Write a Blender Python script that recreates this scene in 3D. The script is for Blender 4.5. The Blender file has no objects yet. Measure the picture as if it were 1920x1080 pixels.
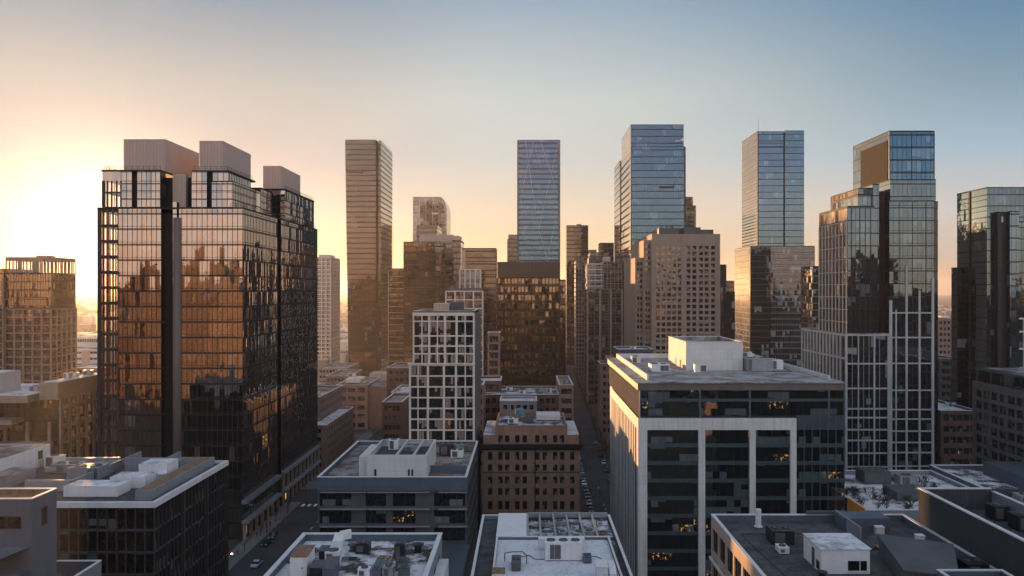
import bpy, bmesh, math, random
from mathutils import Vector
rnd = random.Random(7)
sc = bpy.context.scene
COL = sc.collection

# ------------------------------------------------------------------ camera, sky, sun, exposure
EYE = 70.0                      # the camera stands 70 m above the street
FPX, CX, CY = 1600.0, 985.0, 545.0
cam = bpy.data.cameras.new('camera'); cam.lens = 30.0; cam.sensor_width = 36.0
cam.shift_x = -25/1920; cam.shift_y = 5/1920
cam.clip_start = 1.0; cam.clip_end = 60000
co = bpy.data.objects.new('camera', cam); COL.objects.link(co)
co.location = (0, 0, EYE); co.rotation_euler = (math.pi/2, 0, 0)
sc.camera = co

SUN_AZ, SUN_EL = math.radians(26.2), math.radians(2.3)   # left of straight ahead, above the horizon
SUN_DIR = Vector((-math.sin(SUN_AZ)*math.cos(SUN_EL), math.cos(SUN_AZ)*math.cos(SUN_EL), math.sin(SUN_EL)))
w = bpy.data.worlds.new('World'); sc.world = w; w.use_nodes = True
wn = w.node_tree; wn.nodes.clear()
def wnode(t, **k):
    n = wn.nodes.new(t)
    for a, b in k.items(): setattr(n, a, b)
    return n
out = wnode('ShaderNodeOutputWorld'); bg = wnode('ShaderNodeBackground')
sky = wnode('ShaderNodeTexSky', sky_type='NISHITA', sun_disc=False)
sky.sun_elevation = SUN_EL; sky.sun_rotation = -SUN_AZ
sky.altitude = 100; sky.air_density = 1.0; sky.dust_density = 2.0; sky.ozone_density = 2.0
bg.inputs['Strength'].default_value = 0.1
EXPO = 1.8
def lk(a, b): wn.links.new(a, b)
def wmath(op, a, b=None):
    n = wnode('ShaderNodeMath', operation=op)
    for i, v in enumerate((a, b)):
        if v is None: continue
        if isinstance(v, bpy.types.NodeSocket): lk(v, n.inputs[i])
        else: n.inputs[i].default_value = v
    return n.outputs[0]
def wmap(v, a, b):
    n = wnode('ShaderNodeMapRange'); n.interpolation_type = 'SMOOTHSTEP'; lk(v, n.inputs[0]); n.inputs[1].default_value = a; n.inputs[2].default_value = b; return n.outputs[0]
def wmix(f, a, b, bt='MIX'):
    n = wnode('ShaderNodeMix', data_type='RGBA', blend_type=bt)
    for i, v in ((0, f), (6, a), (7, b)):
        if isinstance(v, bpy.types.NodeSocket): lk(v, n.inputs[i])
        else: n.inputs[i].default_value = v
    return n.outputs[2]
def s2l(c): return tuple((x/255/12.92 if x/255 <= .04045 else ((x/255+.055)/1.055)**2.4) for x in c)
tc = wnode('ShaderNodeTexCoord'); sx = wnode('ShaderNodeSeparateXYZ'); lk(tc.outputs['Generated'], sx.inputs[0])
up = sx.outputs[2]
hz = wmath('SQRT', wmath('ADD', wmath('MULTIPLY', sx.outputs[0], sx.outputs[0]), wmath('MULTIPLY', sx.outputs[1], sx.outputs[1])))
sd = Vector((SUN_DIR.x, SUN_DIR.y)).normalized()
caz = wmath('DIVIDE', wmath('ADD', wmath('MULTIPLY', sx.outputs[0], sd.x), wmath('MULTIPLY', sx.outputs[1], sd.y)), wmath('MAXIMUM', hz, .001))
azt = wmath('MULTIPLY', wmath('ADD', caz, 1.0), .5)
ELEV = (0, .035, .085, .15, .22, .32, 1.0)
def ramp_of(cols, gain=1.0):
    n = wnode('ShaderNodeValToRGB'); cr = n.color_ramp; cr.interpolation = 'LINEAR'
    while len(cr.elements) < len(cols): cr.elements.new(.5)
    for e, p, c in zip(cr.elements, ELEV, cols):
        e.position = p; l = s2l(c); e.color = (l[0]*gain, l[1]*gain, l[2]*gain, 1)
    lk(up, n.inputs[0]); return n.outputs[0]
SUNSIDE = ((255, 216, 150), (255, 236, 190), (253, 240, 222), (217, 209, 206), (204, 206, 202), (136, 166, 188), (120, 135, 165))
OFFSIDE = ((228, 174, 140), (213, 197, 184), (222, 219, 216), (176, 204, 222), (140, 172, 193), (84, 138, 177), (105, 128, 160))
REAR = ((255, 206, 168), (255, 216, 184), (238, 218, 204), (172, 186, 202), (155, 170, 188), (148, 156, 172), (136, 140, 152))
f1 = wmap(azt, .955, 1.0); f0 = wmap(azt, .77, .95); f2 = wmap(azt, .05, .76)
MIDDLE = ((245, 195, 140), (250, 222, 178), (248, 230, 204), (222, 226, 222), (216, 226, 224), (160, 187, 208), (120, 135, 165))
grad = wmix(f1, wmix(f0, wmix(f2, ramp_of(REAR, 2.7), ramp_of(OFFSIDE)), ramp_of(MIDDLE)), ramp_of(SUNSIDE))
# the bright aureole round the low sun
dt = wnode('ShaderNodeVectorMath', operation='DOT_PRODUCT'); lk(tc.outputs['Generated'], dt.inputs[0]); dt.inputs[1].default_value = SUN_DIR
dpos = wmath('MAXIMUM', dt.outputs['Value'], 0.0)
au = wmix(1.0, wmix(wmath('POWER', dpos, 190.0), (0, 0, 0, 1), (.28, .20, .11, 1)), wmix(wmath('POWER', dpos, 300.0), (0, 0, 0, 1), (2.0, 1.6, 1.05, 1)), 'ADD')
tot = wmix(1.0, grad, au, 'ADD')
g2 = wnode('ShaderNodeVectorMath', operation='SCALE'); lk(tot, g2.inputs[0]); g2.inputs['Scale'].default_value = 8.2/2**EXPO
g3 = wnode('ShaderNodeVectorMath', operation='SCALE'); lk(sky.outputs[0], g3.inputs[0]); g3.inputs['Scale'].default_value = .02
g4 = wnode('ShaderNodeVectorMath', operation='ADD'); lk(g2.outputs[0], g4.inputs[0]); lk(g3.outputs[0], g4.inputs[1])
lk(g4.outputs[0], bg.inputs['Color'])
wn.links.new(bg.outputs[0], out.inputs['Surface'])

sl = bpy.data.lights.new('sun', 'SUN'); sl.energy = 3.0; sl.angle = math.radians(0.5); sl.color = (1.0, 0.53, 0.22)
so = bpy.data.objects.new('sun', sl); COL.objects.link(so)
so.rotation_euler = SUN_DIR.to_track_quat('Z', 'Y').to_euler()
so.location = (-200, 400, 300)
vs = sc.view_settings; vs.view_transform = 'Standard'; vs.look = 'None'; vs.exposure = EXPO; vs.gamma = 1.0
cy = sc.cycles
cy.use_denoising = True
try: cy.denoiser = 'OPENIMAGEDENOISE'
except Exception: pass
cy.max_bounces = 6; cy.diffuse_bounces = 2; cy.glossy_bounces = 4; cy.transmission_bounces = 2
cy.transparent_max_bounces = 12; cy.volume_bounces = 1
cy.sample_clamp_indirect = 4.0; cy.caustics_reflective = False; cy.caustics_refractive = False

# ------------------------------------------------------------------ haze
def make_haze():
    me = bpy.data.meshes.new('haze'); x0, x1, y0, y1, z0, z1 = -9500, 9500, -4000, 14500, -1.5, 216
    me.from_pydata([(x0, y0, z0), (x1, y0, z0), (x1, y1, z0), (x0, y1, z0), (x0, y0, z1), (x1, y0, z1), (x1, y1, z1), (x0, y1, z1)], [],
                   [(3, 2, 1, 0), (4, 5, 6, 7), (0, 1, 5, 4), (1, 2, 6, 5), (2, 3, 7, 6), (3, 0, 4, 7)])
    m = bpy.data.materials.new('hazy_air'); m.use_nodes = True; t = m.node_tree; t.nodes.clear()
    o = t.nodes.new('ShaderNodeOutputMaterial'); v = t.nodes.new('ShaderNodeVolumePrincipled')
    v.inputs['Color'].default_value = (.93, .88, .84, 1); v.inputs['Density'].default_value = .000085; v.inputs['Anisotropy'].default_value = .58
    t.links.new(v.outputs[0], o.inputs['Volume']); me.materials.append(m)
    h = bpy.data.objects.new('haze', me); COL.objects.link(h); h['kind'] = 'stuff'
make_haze()

# ------------------------------------------------------------------ materials
class NT:
    def __init__(s, name):
        s.m = bpy.data.materials.new(name); s.m.use_nodes = True
        s.t = s.m.node_tree; s.t.nodes.clear()
        s.out = s.n('ShaderNodeOutputMaterial')
    def n(s, t, **k):
        x = s.t.nodes.new(t)
        for a, b in k.items(): setattr(x, a, b)
        return x
    def put(s, sock, v):
        if hasattr(v, 'is_output') or isinstance(v, bpy.types.NodeSocket): s.t.links.new(v, sock)
        elif v is not None: sock.default_value = v
    def math(s, op, a, b=None, c=None, clamp=False):
        x = s.n('ShaderNodeMath', operation=op); x.use_clamp = clamp
        for i, v in enumerate((a, b, c)):
            if v is not None: s.put(x.inputs[i], v)
        return x.outputs[0]
    def vmath(s, op, a, b=None, scale=None):
        x = s.n('ShaderNodeVectorMath', operation=op); s.put(x.inputs[0], a)
        if b is not None: s.put(x.inputs[1], b)
        if scale is not None: s.put(x.inputs['Scale'], scale)
        return x.outputs['Vector']
    def comb(s, a, b, c):
        x = s.n('ShaderNodeCombineXYZ')
        for i, v in enumerate((a, b, c)): s.put(x.inputs[i], v)
        return x.outputs[0]
    def sep(s, v):
        x = s.n('ShaderNodeSeparateXYZ'); s.put(x.inputs[0], v); return x.outputs
    def mix(s, f, a, b):
        x = s.n('ShaderNodeMix', data_type='RGBA')
        s.put(x.inputs[0], f); s.put(x.inputs[6], a); s.put(x.inputs[7], b); return x.outputs[2]
    def noise(s, vec, scale, detail=3, rough=.55, color=False):
        x = s.n('ShaderNodeTexNoise'); s.put(x.inputs['Vector'], vec)
        x.inputs['Scale'].default_value = scale; x.inputs['Detail'].default_value = detail
        x.inputs['Roughness'].default_value = rough
        return x.outputs['Color' if color else 'Fac']
    def ramp(s, f, a, b):
        x = s.n('ShaderNodeMapRange'); s.put(x.inputs[0], f)
        x.inputs[1].default_value = a; x.inputs[2].default_value = b
        return x.outputs[0]
    def coords(s):
        return s.n('ShaderNodeTexCoord').outputs['Object']
    def uv(s):
        """u along the wall, v up, in metres, whichever way an upright wall faces"""
        x, y, z = s.sep(s.coords())
        nx, ny, nz = s.sep(s.n('ShaderNodeNewGeometry').outputs['True Normal'])
        side = s.math('GREATER_THAN', s.math('ABSOLUTE', nx), 0.7)
        u = s.math('ADD', s.math('MULTIPLY', x, s.math('SUBTRACT', 1.0, side)), s.math('MULTIPLY', y, side))
        return u, z, side
def c4(c): return (c[0], c[1], c[2], 1.0)

def plain(name, col, rough=.8, var=.25, scale=.35, streak=.0, joints=None, metal=0, bump=0, spec=.3):
    t = NT(name); P = t.coords()
    f = t.noise(P, scale, 5)
    dark = tuple(x*(1-var) for x in col); light = tuple(min(1, x*(1+var)) for x in col)
    c = t.mix(t.ramp(f, .3, .7), c4(dark), c4(light))
    f2 = t.noise(P, scale*9, 3)
    c = t.mix(t.ramp(f2, .35, .75), c, t.mix(.5, c, c4(tuple(x*(1-var*.9) for x in col))))
    if streak:
        x, y, z = t.sep(P)
        fs = t.noise(t.comb(t.math('MULTIPLY', x, 1.3), t.math('MULTIPLY', y, 1.3), t.math('MULTIPLY', z, .07)), 1.0, 4)
        c = t.mix(t.math('MULTIPLY', t.ramp(fs, .5, .8), streak), c, c4(tuple(x*.45 for x in col)))
    if joints:
        u, v, side = t.uv(); ju, jv, jw = joints
        a = t.math('LESS_THAN', t.math('FRACT', t.math('DIVIDE', u, ju)), jw/ju)
        b = t.math('LESS_THAN', t.math('FRACT', t.math('DIVIDE', v, jv)), jw/jv)
        c = t.mix(t.math('MULTIPLY', t.math('MAXIMUM', a, b), .45 if jw < .6 else 1.0), c, c4(tuple(x*.3 for x in col)))
        wn_ = t.n('ShaderNodeTexWhiteNoise', noise_dimensions='3D')
        t.put(wn_.inputs['Vector'], t.comb(t.math('FLOOR', t.math('DIVIDE', u, ju)), t.math('FLOOR', t.math('DIVIDE', v, jv)), 1.0))
        c = t.mix(t.math('MULTIPLY', wn_.outputs['Value'], .16), c, c4(tuple(x*.55 for x in col)))
    b = t.n('ShaderNodeBsdfPrincipled'); t.put(b.inputs['Base Color'], c)
    b.inputs['Roughness'].default_value = rough; b.inputs['Metallic'].default_value = metal
    b.inputs['Specular IOR Level'].default_value = spec
    if bump:
        bp = t.n('ShaderNodeBump'); bp.inputs['Strength'].default_value = bump; bp.inputs['Distance'].default_value = .1
        t.put(bp.inputs['Height'], f2); t.put(b.inputs['Normal'], bp.outputs[0])
    t.put(t.out.inputs['Surface'], b.outputs[0])
    return t.m

def glass(name, pane=1.5, floor=4.0, refl=.35, tint=(.8, .82, .85), dark=(.012, .014, .016), blind=.2, blindcol=(.30, .31, .31),
          lit=.0, tilt=.008, wob=.012, mull=.05, spand=.12, linecol=(.03, .03, .032), spandcol=None, z0=0., rough=.03, litstr=.6, row2=None, u0=0.):
    """reflective glazing: panes with slightly different tilt, interiors, blinds and a few lamps"""
    t = NT(name); u, v, side = t.uv()
    oi = t.n('ShaderNodeObjectInfo')
    if z0: v = t.math('SUBTRACT', v, z0)
    if u0: u = t.math('SUBTRACT', u, u0)
    gu = t.math('DIVIDE', u, pane); gv = t.math('DIVIDE', v, floor)
    cu = t.math('FLOOR', gu); cv = t.math('FLOOR', gv); fu = t.math('FRACT', gu); fv = t.math('FRACT', gv)
    seed = t.math('ADD', t.math('MULTIPLY', oi.outputs['Random'], 91.7), t.math('MULTIPLY', side, 17.3))
    wn1 = t.n('ShaderNodeTexWhiteNoise', noise_dimensions='3D'); t.put(wn1.inputs['Vector'], t.comb(cu, cv, seed))
    r = t.sep(wn1.outputs['Color'])
    # blinds come in runs: an office of some three panes shares its blind
    wn2 = t.n('ShaderNodeTexWhiteNoise', noise_dimensions='3D')
    t.put(wn2.inputs['Vector'], t.comb(t.math('FLOOR', t.math('DIVIDE', cu, 3.0)), cv, t.math('ADD', seed, 5.0)))
    q = t.sep(wn2.outputs['Color'])
    hasb = t.math('MULTIPLY', t.math('LESS_THAN', q[0], min(.95, blind*1.5)), t.math('LESS_THAN', r[0], .68))
    drop = t.math('GREATER_THAN', fv, t.math('SUBTRACT', 1.0, t.math('ADD', .25, t.math('MULTIPLY', r[1], .9))))
    bm = t.math('MULTIPLY', hasb, drop)
    P = t.coords()
    clutter = t.noise(P, 1.1, 4, .7)
    inner = t.mix(t.ramp(clutter, .42, .72), c4(dark), c4(tuple(x*2.2+.004 for x in dark)))
    inner = t.mix(t.math('MULTIPLY', r[2], .5), inner, c4(tuple(x*.5 for x in dark)))
    col = t.mix(bm, inner, t.mix(t.math('MULTIPLY', r[2], .5), c4(blindcol), c4(tuple(x*.5 for x in blindcol))))
    # mirror normal
    geo = t.n('ShaderNodeNewGeometry')
    jit = t.vmath('SCALE', t.vmath('SUBTRACT', wn1.outputs['Color'], (.5, .5, .5)), scale=tilt*2)
    wb = t.vmath('SCALE', t.vmath('SUBTRACT', t.noise(P, .9, 2, .6, True), (.5, .5, .5)), scale=wob*2)
    N = t.vmath('NORMALIZE', t.vmath('ADD', geo.outputs['Normal'], t.vmath('ADD', jit, wb)))
    d = t.n('ShaderNodeBsdfDiffuse'); t.put(d.inputs['Color'], col)
    g = t.n('ShaderNodeBsdfGlossy'); g.inputs['Roughness'].default_value = rough; t.put(g.inputs['Normal'], N)
    lw = t.n('ShaderNodeLayerWeight'); lw.inputs['Blend'].default_value = .5
    fr = t.math('POWER', lw.outputs['Facing'], 3.0)
    t.put(g.inputs['Color'], t.mix(t.math('MULTIPLY', fr, 1.6, clamp=True), t.mix(t.math('MULTIPLY', r[1], .25), c4(tint), c4(tuple(x*.7 for x in tint))), (.95, .93, .9, 1)))
    refl *= .45
    fac = t.math('ADD', refl, t.math('MULTIPLY', fr, 1-refl), clamp=True)
    mx = t.n('ShaderNodeMixShader'); t.put(mx.inputs[0], fac); t.put(mx.inputs[1], d.outputs[0]); t.put(mx.inputs[2], g.outputs[0])
    sh = mx.outputs[0]
    if lit:
        on = t.math('LESS_THAN', q[1], lit)
        spots = t.ramp(t.noise(P, 1.7, 3, .6), .55, .72)
        e = t.n('ShaderNodeEmission'); e.inputs['Color'].default_value = (1, .52, .16, 1)
        t.put(e.inputs['Strength'], t.math('MULTIPLY', t.math('MULTIPLY', on, spots), litstr))
        ad = t.n('ShaderNodeAddShader'); t.put(ad.inputs[0], sh); t.put(ad.inputs[1], e.outputs[0]); sh = ad.outputs[0]
    masks = []
    if spand:
        sm = t.math('LESS_THAN', fv, spand)
        s2 = t.n('ShaderNodeBsdfPrincipled'); s2.inputs['Roughness'].default_value = .7
        s2.inputs['Base Color'].default_value = c4(spandcol or linecol); s2.inputs['Specular IOR Level'].default_value = .1
        mm = t.n('ShaderNodeMixShader'); t.put(mm.inputs[0], t.math('MULTIPLY', sm, .8)); t.put(mm.inputs[1], sh); t.put(mm.inputs[2], s2.outputs[0]); sh = mm.outputs[0]
    if mull:
        hw = mull/2
        lm = t.math('GREATER_THAN', t.math('ABSOLUTE', t.math('SUBTRACT', fu, .5)), .5-hw)
        s3 = t.n('ShaderNodeBsdfPrincipled'); s3.inputs['Roughness'].default_value = .7; s3.inputs['Specular IOR Level'].default_value = .1; s3.inputs['Base Color'].default_value = c4(linecol)
        mm = t.n('ShaderNodeMixShader'); t.put(mm.inputs[0], lm); t.put(mm.inputs[1], sh); t.put(mm.inputs[2], s3.outputs[0]); sh = mm.outputs[0]
    t.put(t.out.inputs['Surface'], sh)
    return t.m

def patchy(name, a, b, lo, hi, scale, rough=.85, bump=.4, fine=1.5, seams=0):
    """roof felt or ground b with patches of snow or dust a"""
    t = NT(name); P = t.coords()
    f = t.math('ADD', t.math('MULTIPLY', t.noise(P, scale, 6, .62), .8), t.math('MULTIPLY', t.noise(P, scale*7, 3), .2))
    k = t.ramp(f, lo, hi)
    g = t.noise(P, fine, 5, .7)
    bb = t.mix(t.ramp(g, .3, .7), c4(tuple(x*.6 for x in b)), c4(tuple(x*1.35 for x in b)))
    if seams:
        x_, y_, z_ = t.sep(P)
        ln = t.math('MAXIMUM', t.math('LESS_THAN', t.math('FRACT', t.math('DIVIDE', x_, seams)), .07/seams), t.math('LESS_THAN', t.math('FRACT', t.math('DIVIDE', y_, seams*3.1)), .07/seams/3.1))
        bb = t.mix(t.math('MULTIPLY', ln, .6), bb, c4(tuple(x*.3 for x in b)))
        a = tuple(a)
    aa = t.mix(t.ramp(g, .3, .75), c4(tuple(x*.82 for x in a)), c4(a))
    c = t.mix(k, bb, aa)
    p = t.n('ShaderNodeBsdfPrincipled'); t.put(p.inputs['Base Color'], c); p.inputs['Roughness'].default_value = rough
    p.inputs['Specular IOR Level'].default_value = .25
    bp = t.n('ShaderNodeBump'); bp.inputs['Strength'].default_value = bump; bp.inputs['Distance'].default_value = .15
    t.put(bp.inputs['Height'], t.math('ADD', f, t.math('MULTIPLY', g, .4))); t.put(p.inputs['Normal'], bp.outputs[0])
    t.put(t.out.inputs['Surface'], p.outputs[0]); return t.m

def emit(name, col, s):
    t = NT(name); e = t.n('ShaderNodeEmission'); e.inputs[0].default_value = c4(col); e.inputs[1].default_value = s
    t.put(t.out.inputs['Surface'], e.outputs[0]); return t.m

def clear_glass(name):
    t = NT(name); a = t.n('ShaderNodeBsdfTransparent'); a.inputs[0].default_value = (.86, .80, .74, 1)
    g = t.n('ShaderNodeBsdfGlossy'); g.inputs['Roughness'].default_value = .03; g.inputs[0].default_value = (.8, .8, .8, 1)
    m = t.n('ShaderNodeMixShader'); m.inputs[0].default_value = .16
    t.put(m.inputs[1], a.outputs[0]); t.put(m.inputs[2], g.outputs[0]); t.put(t.out.inputs['Surface'], m.outputs[0]); return t.m

SNOW = (.80, .80, .82)
m_snow = patchy('snowy_roof', SNOW, (.10, .10, .105), .30, .52, .22, seams=2.2)
m_snow2 = patchy('melting_snow_roof', SNOW, (.06, .055, .05), .44, .56, .25, seams=1.8)
m_snow3 = patchy('dusted_roof', (.45, .43, .42), (.12, .10, .085), .42, .62, .2, seams=2.2)
m_felt = patchy('dark_roof_felt', (.16, .155, .16), (.055, .055, .06), .4, .75, .5, bump=.6, fine=2.2, seams=2.0)
m_copper = patchy('tan_roof_deck', (.34, .20, .12), (.20, .12, .07), .4, .6, .6)
m_road = patchy('asphalt', (.085, .085, .088), (.045, .045, .048), .4, .7, .06)
m_pave = patchy('pavement', (.22, .22, .22), (.12, .12, .12), .4, .65, .15)
m_ground = patchy('ground', (.20, .18, .17), (.06, .055, .05), .5, .72, .02)
m_white = plain('white_cladding', (.72, .69, .66), .6, .1, .2, .5, (1.45, 2.0, .05))
m_white2 = plain('white_render', (.70, .685, .66), .7, .07, .25, .2, (2.4, 2.6, .04))
m_cap = plain('pale_metal_cap', (.68, .67, .66), .5, .12, .4)
m_frame = plain('pale_stone_frame', (.74, .65, .57), .7, .14, .3, .35)
m_frame2 = plain('stone_grid_shade_tone', (.46, .46, .46), .7, .14, .3, .35)  # shaded copy of the pale frame, cool shade put into the colour
m_blue = plain('blue_grey_cladding', (.105, .135, .165), .45, .1, .3, .2, (3.2, 1.3, .04))
m_grey = plain('grey_cladding', (.25, .26, .275), .6, .1, .3, .25, (2.5, 1.6, .03))
m_grey2 = plain('ribbed_grey_metal', (.12, .122, .125), .5, .12, .3, .3, (.6, 50, .06))
m_grey3 = plain('ribbed_metal_shade_tone', (.075, .077, .08), .95, .12, .3, .3, (.6, 50, .06), spec=.02)  # darker copy of the ribbed metal, shade put into the colour
m_dkgrey = plain('dark_grey_wall', (.10, .105, .11), .6, .2, .3, .3)
m_taupe = plain('ribbed_taupe_screen', (.54, .40, .33), .55, .05, .1, .1, (1.0, 60, .1))
m_brick = plain('brown_brick', (.30, .19, .14), .85, .22, .4, .35, (9, 3.45, .08))
m_brick2 = plain('dark_brick', (.12, .075, .06), .85, .25, .4, .35)
m_brick3 = plain('rose_brick', (.28, .185, .15), .85, .2, .4, .3)
m_beige = plain('beige_concrete', (.34, .27, .22), .8, .15, .3, .3, (4.5, 3.1, .06))
m_tan = plain('tan_precast', (.37, .275, .215), .8, .13, .2, .3, (2.7, 2.9, .07))
m_dark = plain('bronze_metal', (.03, .025, .023), .7, .2, .3, spec=.1)
m_black = plain('black_metal', (.018, .018, .02), .45, .3, .6, spec=.5)
m_slab = plain('matt_dark_slab', (.06, .045, .035), .95, .2, .3, spec=.05)
m_mull = plain('mullion_metal', (.06, .05, .046), .7, .15, .3, spec=.1)
m_f1 = plain('slate_blue_cladding', (.085, .12, .16), .6, .1, .3, .25, (2.5, 1.6, .03))
m_teal = plain('teal_spandrel', (.06, .085, .095), .25, .12, .3, joints=(1.6, 30, .05), spec=.7)
m_col = plain('smooth_column', (.17, .125, .105), .5, .08, .1)
m_steel = plain('galvanised_steel', (.34, .345, .35), .45, .14, .8, .3, metal=.3)
m_acwhite = plain('white_painted_unit', (.76, .75, .74), .5, .08, .7, .3)
m_rust = plain('rusty_sheet', (.25, .15, .10), .8, .3, .9)
m_bark = plain('bark', (.05, .038, .032), .9, .3, 2)
m_rubber = plain('tyre_rubber', (.02, .02, .02), .8, .2, 2)
m_clear = clear_glass('clear_corner_glass')
m_lamp = emit('sodium_lamp', (1, .45, .12), 28)
m_lit = emit('lit_shop_window', (1, .5, .18), .22)
m_sign = plain('white_sign', (.8, .8, .8), .5, .03)

g_A = glass('mirror_glass_warm', 1.4, 4.35, .85, (.90, .74, .66), blind=.10, blindcol=(.16, .12, .10), lit=.004, mull=0, spand=.10, wob=.010, tilt=.018, dark=(.014, .011, .009))
g_blue = glass('mirror_glass_blue', 1.6, 4.2, .40, (.34, .66, .93), blind=.12, blindcol=(.16, .19, .21), lit=.0, spand=.16, mull=.09)
g_pale = glass('mirror_glass_pale', 1.6, 4.2, .46, (.46, .72, .94), blindcol=(.2, .22, .23), blind=.08, spand=.13, mull=.08)
g_T1 = glass('mirror_glass_bronze', 1.8, 3.9, .30, (.80, .62, .52), blind=.06, blindcol=(.2, .15, .12), spand=.22, mull=.12, linecol=(.05, .04, .035), dark=(.016, .012, .01))
g_T3 = glass('striped_mirror_glass', 1.6, 4.3, .40, (.32, .64, .99), blind=.16, blindcol=(.2, .21, .22), spand=.38, mull=.06, linecol=(.035, .05, .065))
g_brn = glass('brown_office_glass', 1.5, 3.6, .42, (.8, .6, .45), blind=.02, blindcol=(.12, .09, .065), lit=.09, spand=.3, mull=.2, linecol=(.028, .02, .016), litstr=.12, tilt=.03, wob=.03, dark=(.012, .009, .007))
g_L2 = glass('orange_bronze_glass', 1.3, 3.9, .6, (.95, .58, .34), blind=.08, blindcol=(.22, .14, .09), mull=.1, spand=.14, linecol=(.06, .04, .03), tilt=.016)
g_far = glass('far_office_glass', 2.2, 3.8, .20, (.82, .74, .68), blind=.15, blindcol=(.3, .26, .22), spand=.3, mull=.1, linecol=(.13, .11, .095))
g_R3 = glass('mirror_glass_grey', 1.5, 4.0, .36, (.52, .73, .85), blindcol=(.14, .15, .16), blind=.10, spand=.10, mull=.06, lit=.0)
g_flank = glass('sunset_tinted_flank_glass', 1.5, 4.0, .13, (.85, .55, .33), dark=(.02, .016, .013), blind=.1, blindcol=(.2, .15, .12), spand=.12, mull=.07, tilt=.02, wob=.02, rough=.06)  # golden low-sun reflection put into the tint, for one flank only
g_R3d = glass('dark_smoked_glass', 1.5, 4.0, .12, (.7, .74, .78), blind=.06, spand=.08, mull=.05)
g_dk = glass('dark_office_glass', 1.65, 3.6, .09, (.75, .8, .85), blind=.12, blindcol=(.10, .13, .14), lit=.006, mull=.05, spand=0, dark=(.008, .009, .01), litstr=.2)
g_win7 = glass('office_window_glass', 1.62, 4.0, .34, (.8, .85, .88), blind=.24, blindcol=(.10, .13, .14), lit=.05, mull=.035, spand=0, litstr=.24, dark=(.008, .010, .011))
g_win5 = glass('lit_office_glass', 1.5, 4.2, .13, (.8, .84, .88), blind=.1, blindcol=(.2, .2, .2), lit=.14, mull=.04, spand=0, litstr=.22)
g_pun = glass('plain_window_glass', 5.0, 5.0, .16, (.8, .82, .85), blind=.18, blindcol=(.2, .17, .15), lit=.01, mull=0, spand=0, tilt=.02, litstr=.18)
g_pun2 = glass('bronze_window_glass', 5.0, 5.0, .30, (.85, .74, .64), blind=.2, blindcol=(.32, .25, .2), lit=.0, mull=0, spand=0, tilt=.02)
g_T5 = glass('brown_tinted_glass', .75, 3.05, .12, (.85, .76, .7), blind=.42, blindcol=(.36, .28, .23), lit=.02, mull=.14, spand=.14, litstr=.18, tilt=.014)
g_T5b = glass('white_striped_glass', 1.1, 3.2, .14, (.85, .78, .7), blind=.2, spand=.28, mull=.28, linecol=(.40, .34, .30))
g_L1 = glass('white_banded_glass', 4.0, 3.4, .25, (.85, .76, .68), blind=.15, spand=.36, mull=.22, linecol=(.45, .38, .33))
g_R2b = glass('glass_with_pale_bands', 1.5, 3.7, .28, (.72, .76, .8), blind=.15, spand=.13, mull=.05, linecol=(.26, .25, .25), tilt=.014, wob=.02)
g_F12 = glass('dark_strip_glass', 1.4, 3.5, .15, (.75, .8, .85), blind=.12, blindcol=(.13, .15, .16), mull=.06, spand=0)

# ------------------------------------------------------------------ mesh helpers
def X(px, D): return (px-CX)/FPX*D          # metres right of the camera axis for a picture column at distance D
def Z(py, D): return EYE+(CY-py)/FPX*D      # metres above the street

ORG = {}
def thing(name, label, cat, loc=(0, 0, 0), group=None, rz=0.0):
    o = bpy.data.objects.new(name, None); COL.objects.link(o)
    o.empty_display_size = 1.0
    o.location = loc; o.rotation_euler = (0, 0, rz)
    o['label'] = label; o['category'] = cat
    if group: o['group'] = group
    ORG[o.name] = Vector(loc)
    return o
def org(o):
    while o.parent: o = o.parent
    return ORG.get(o.name, Vector((0, 0, 0)))

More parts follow.
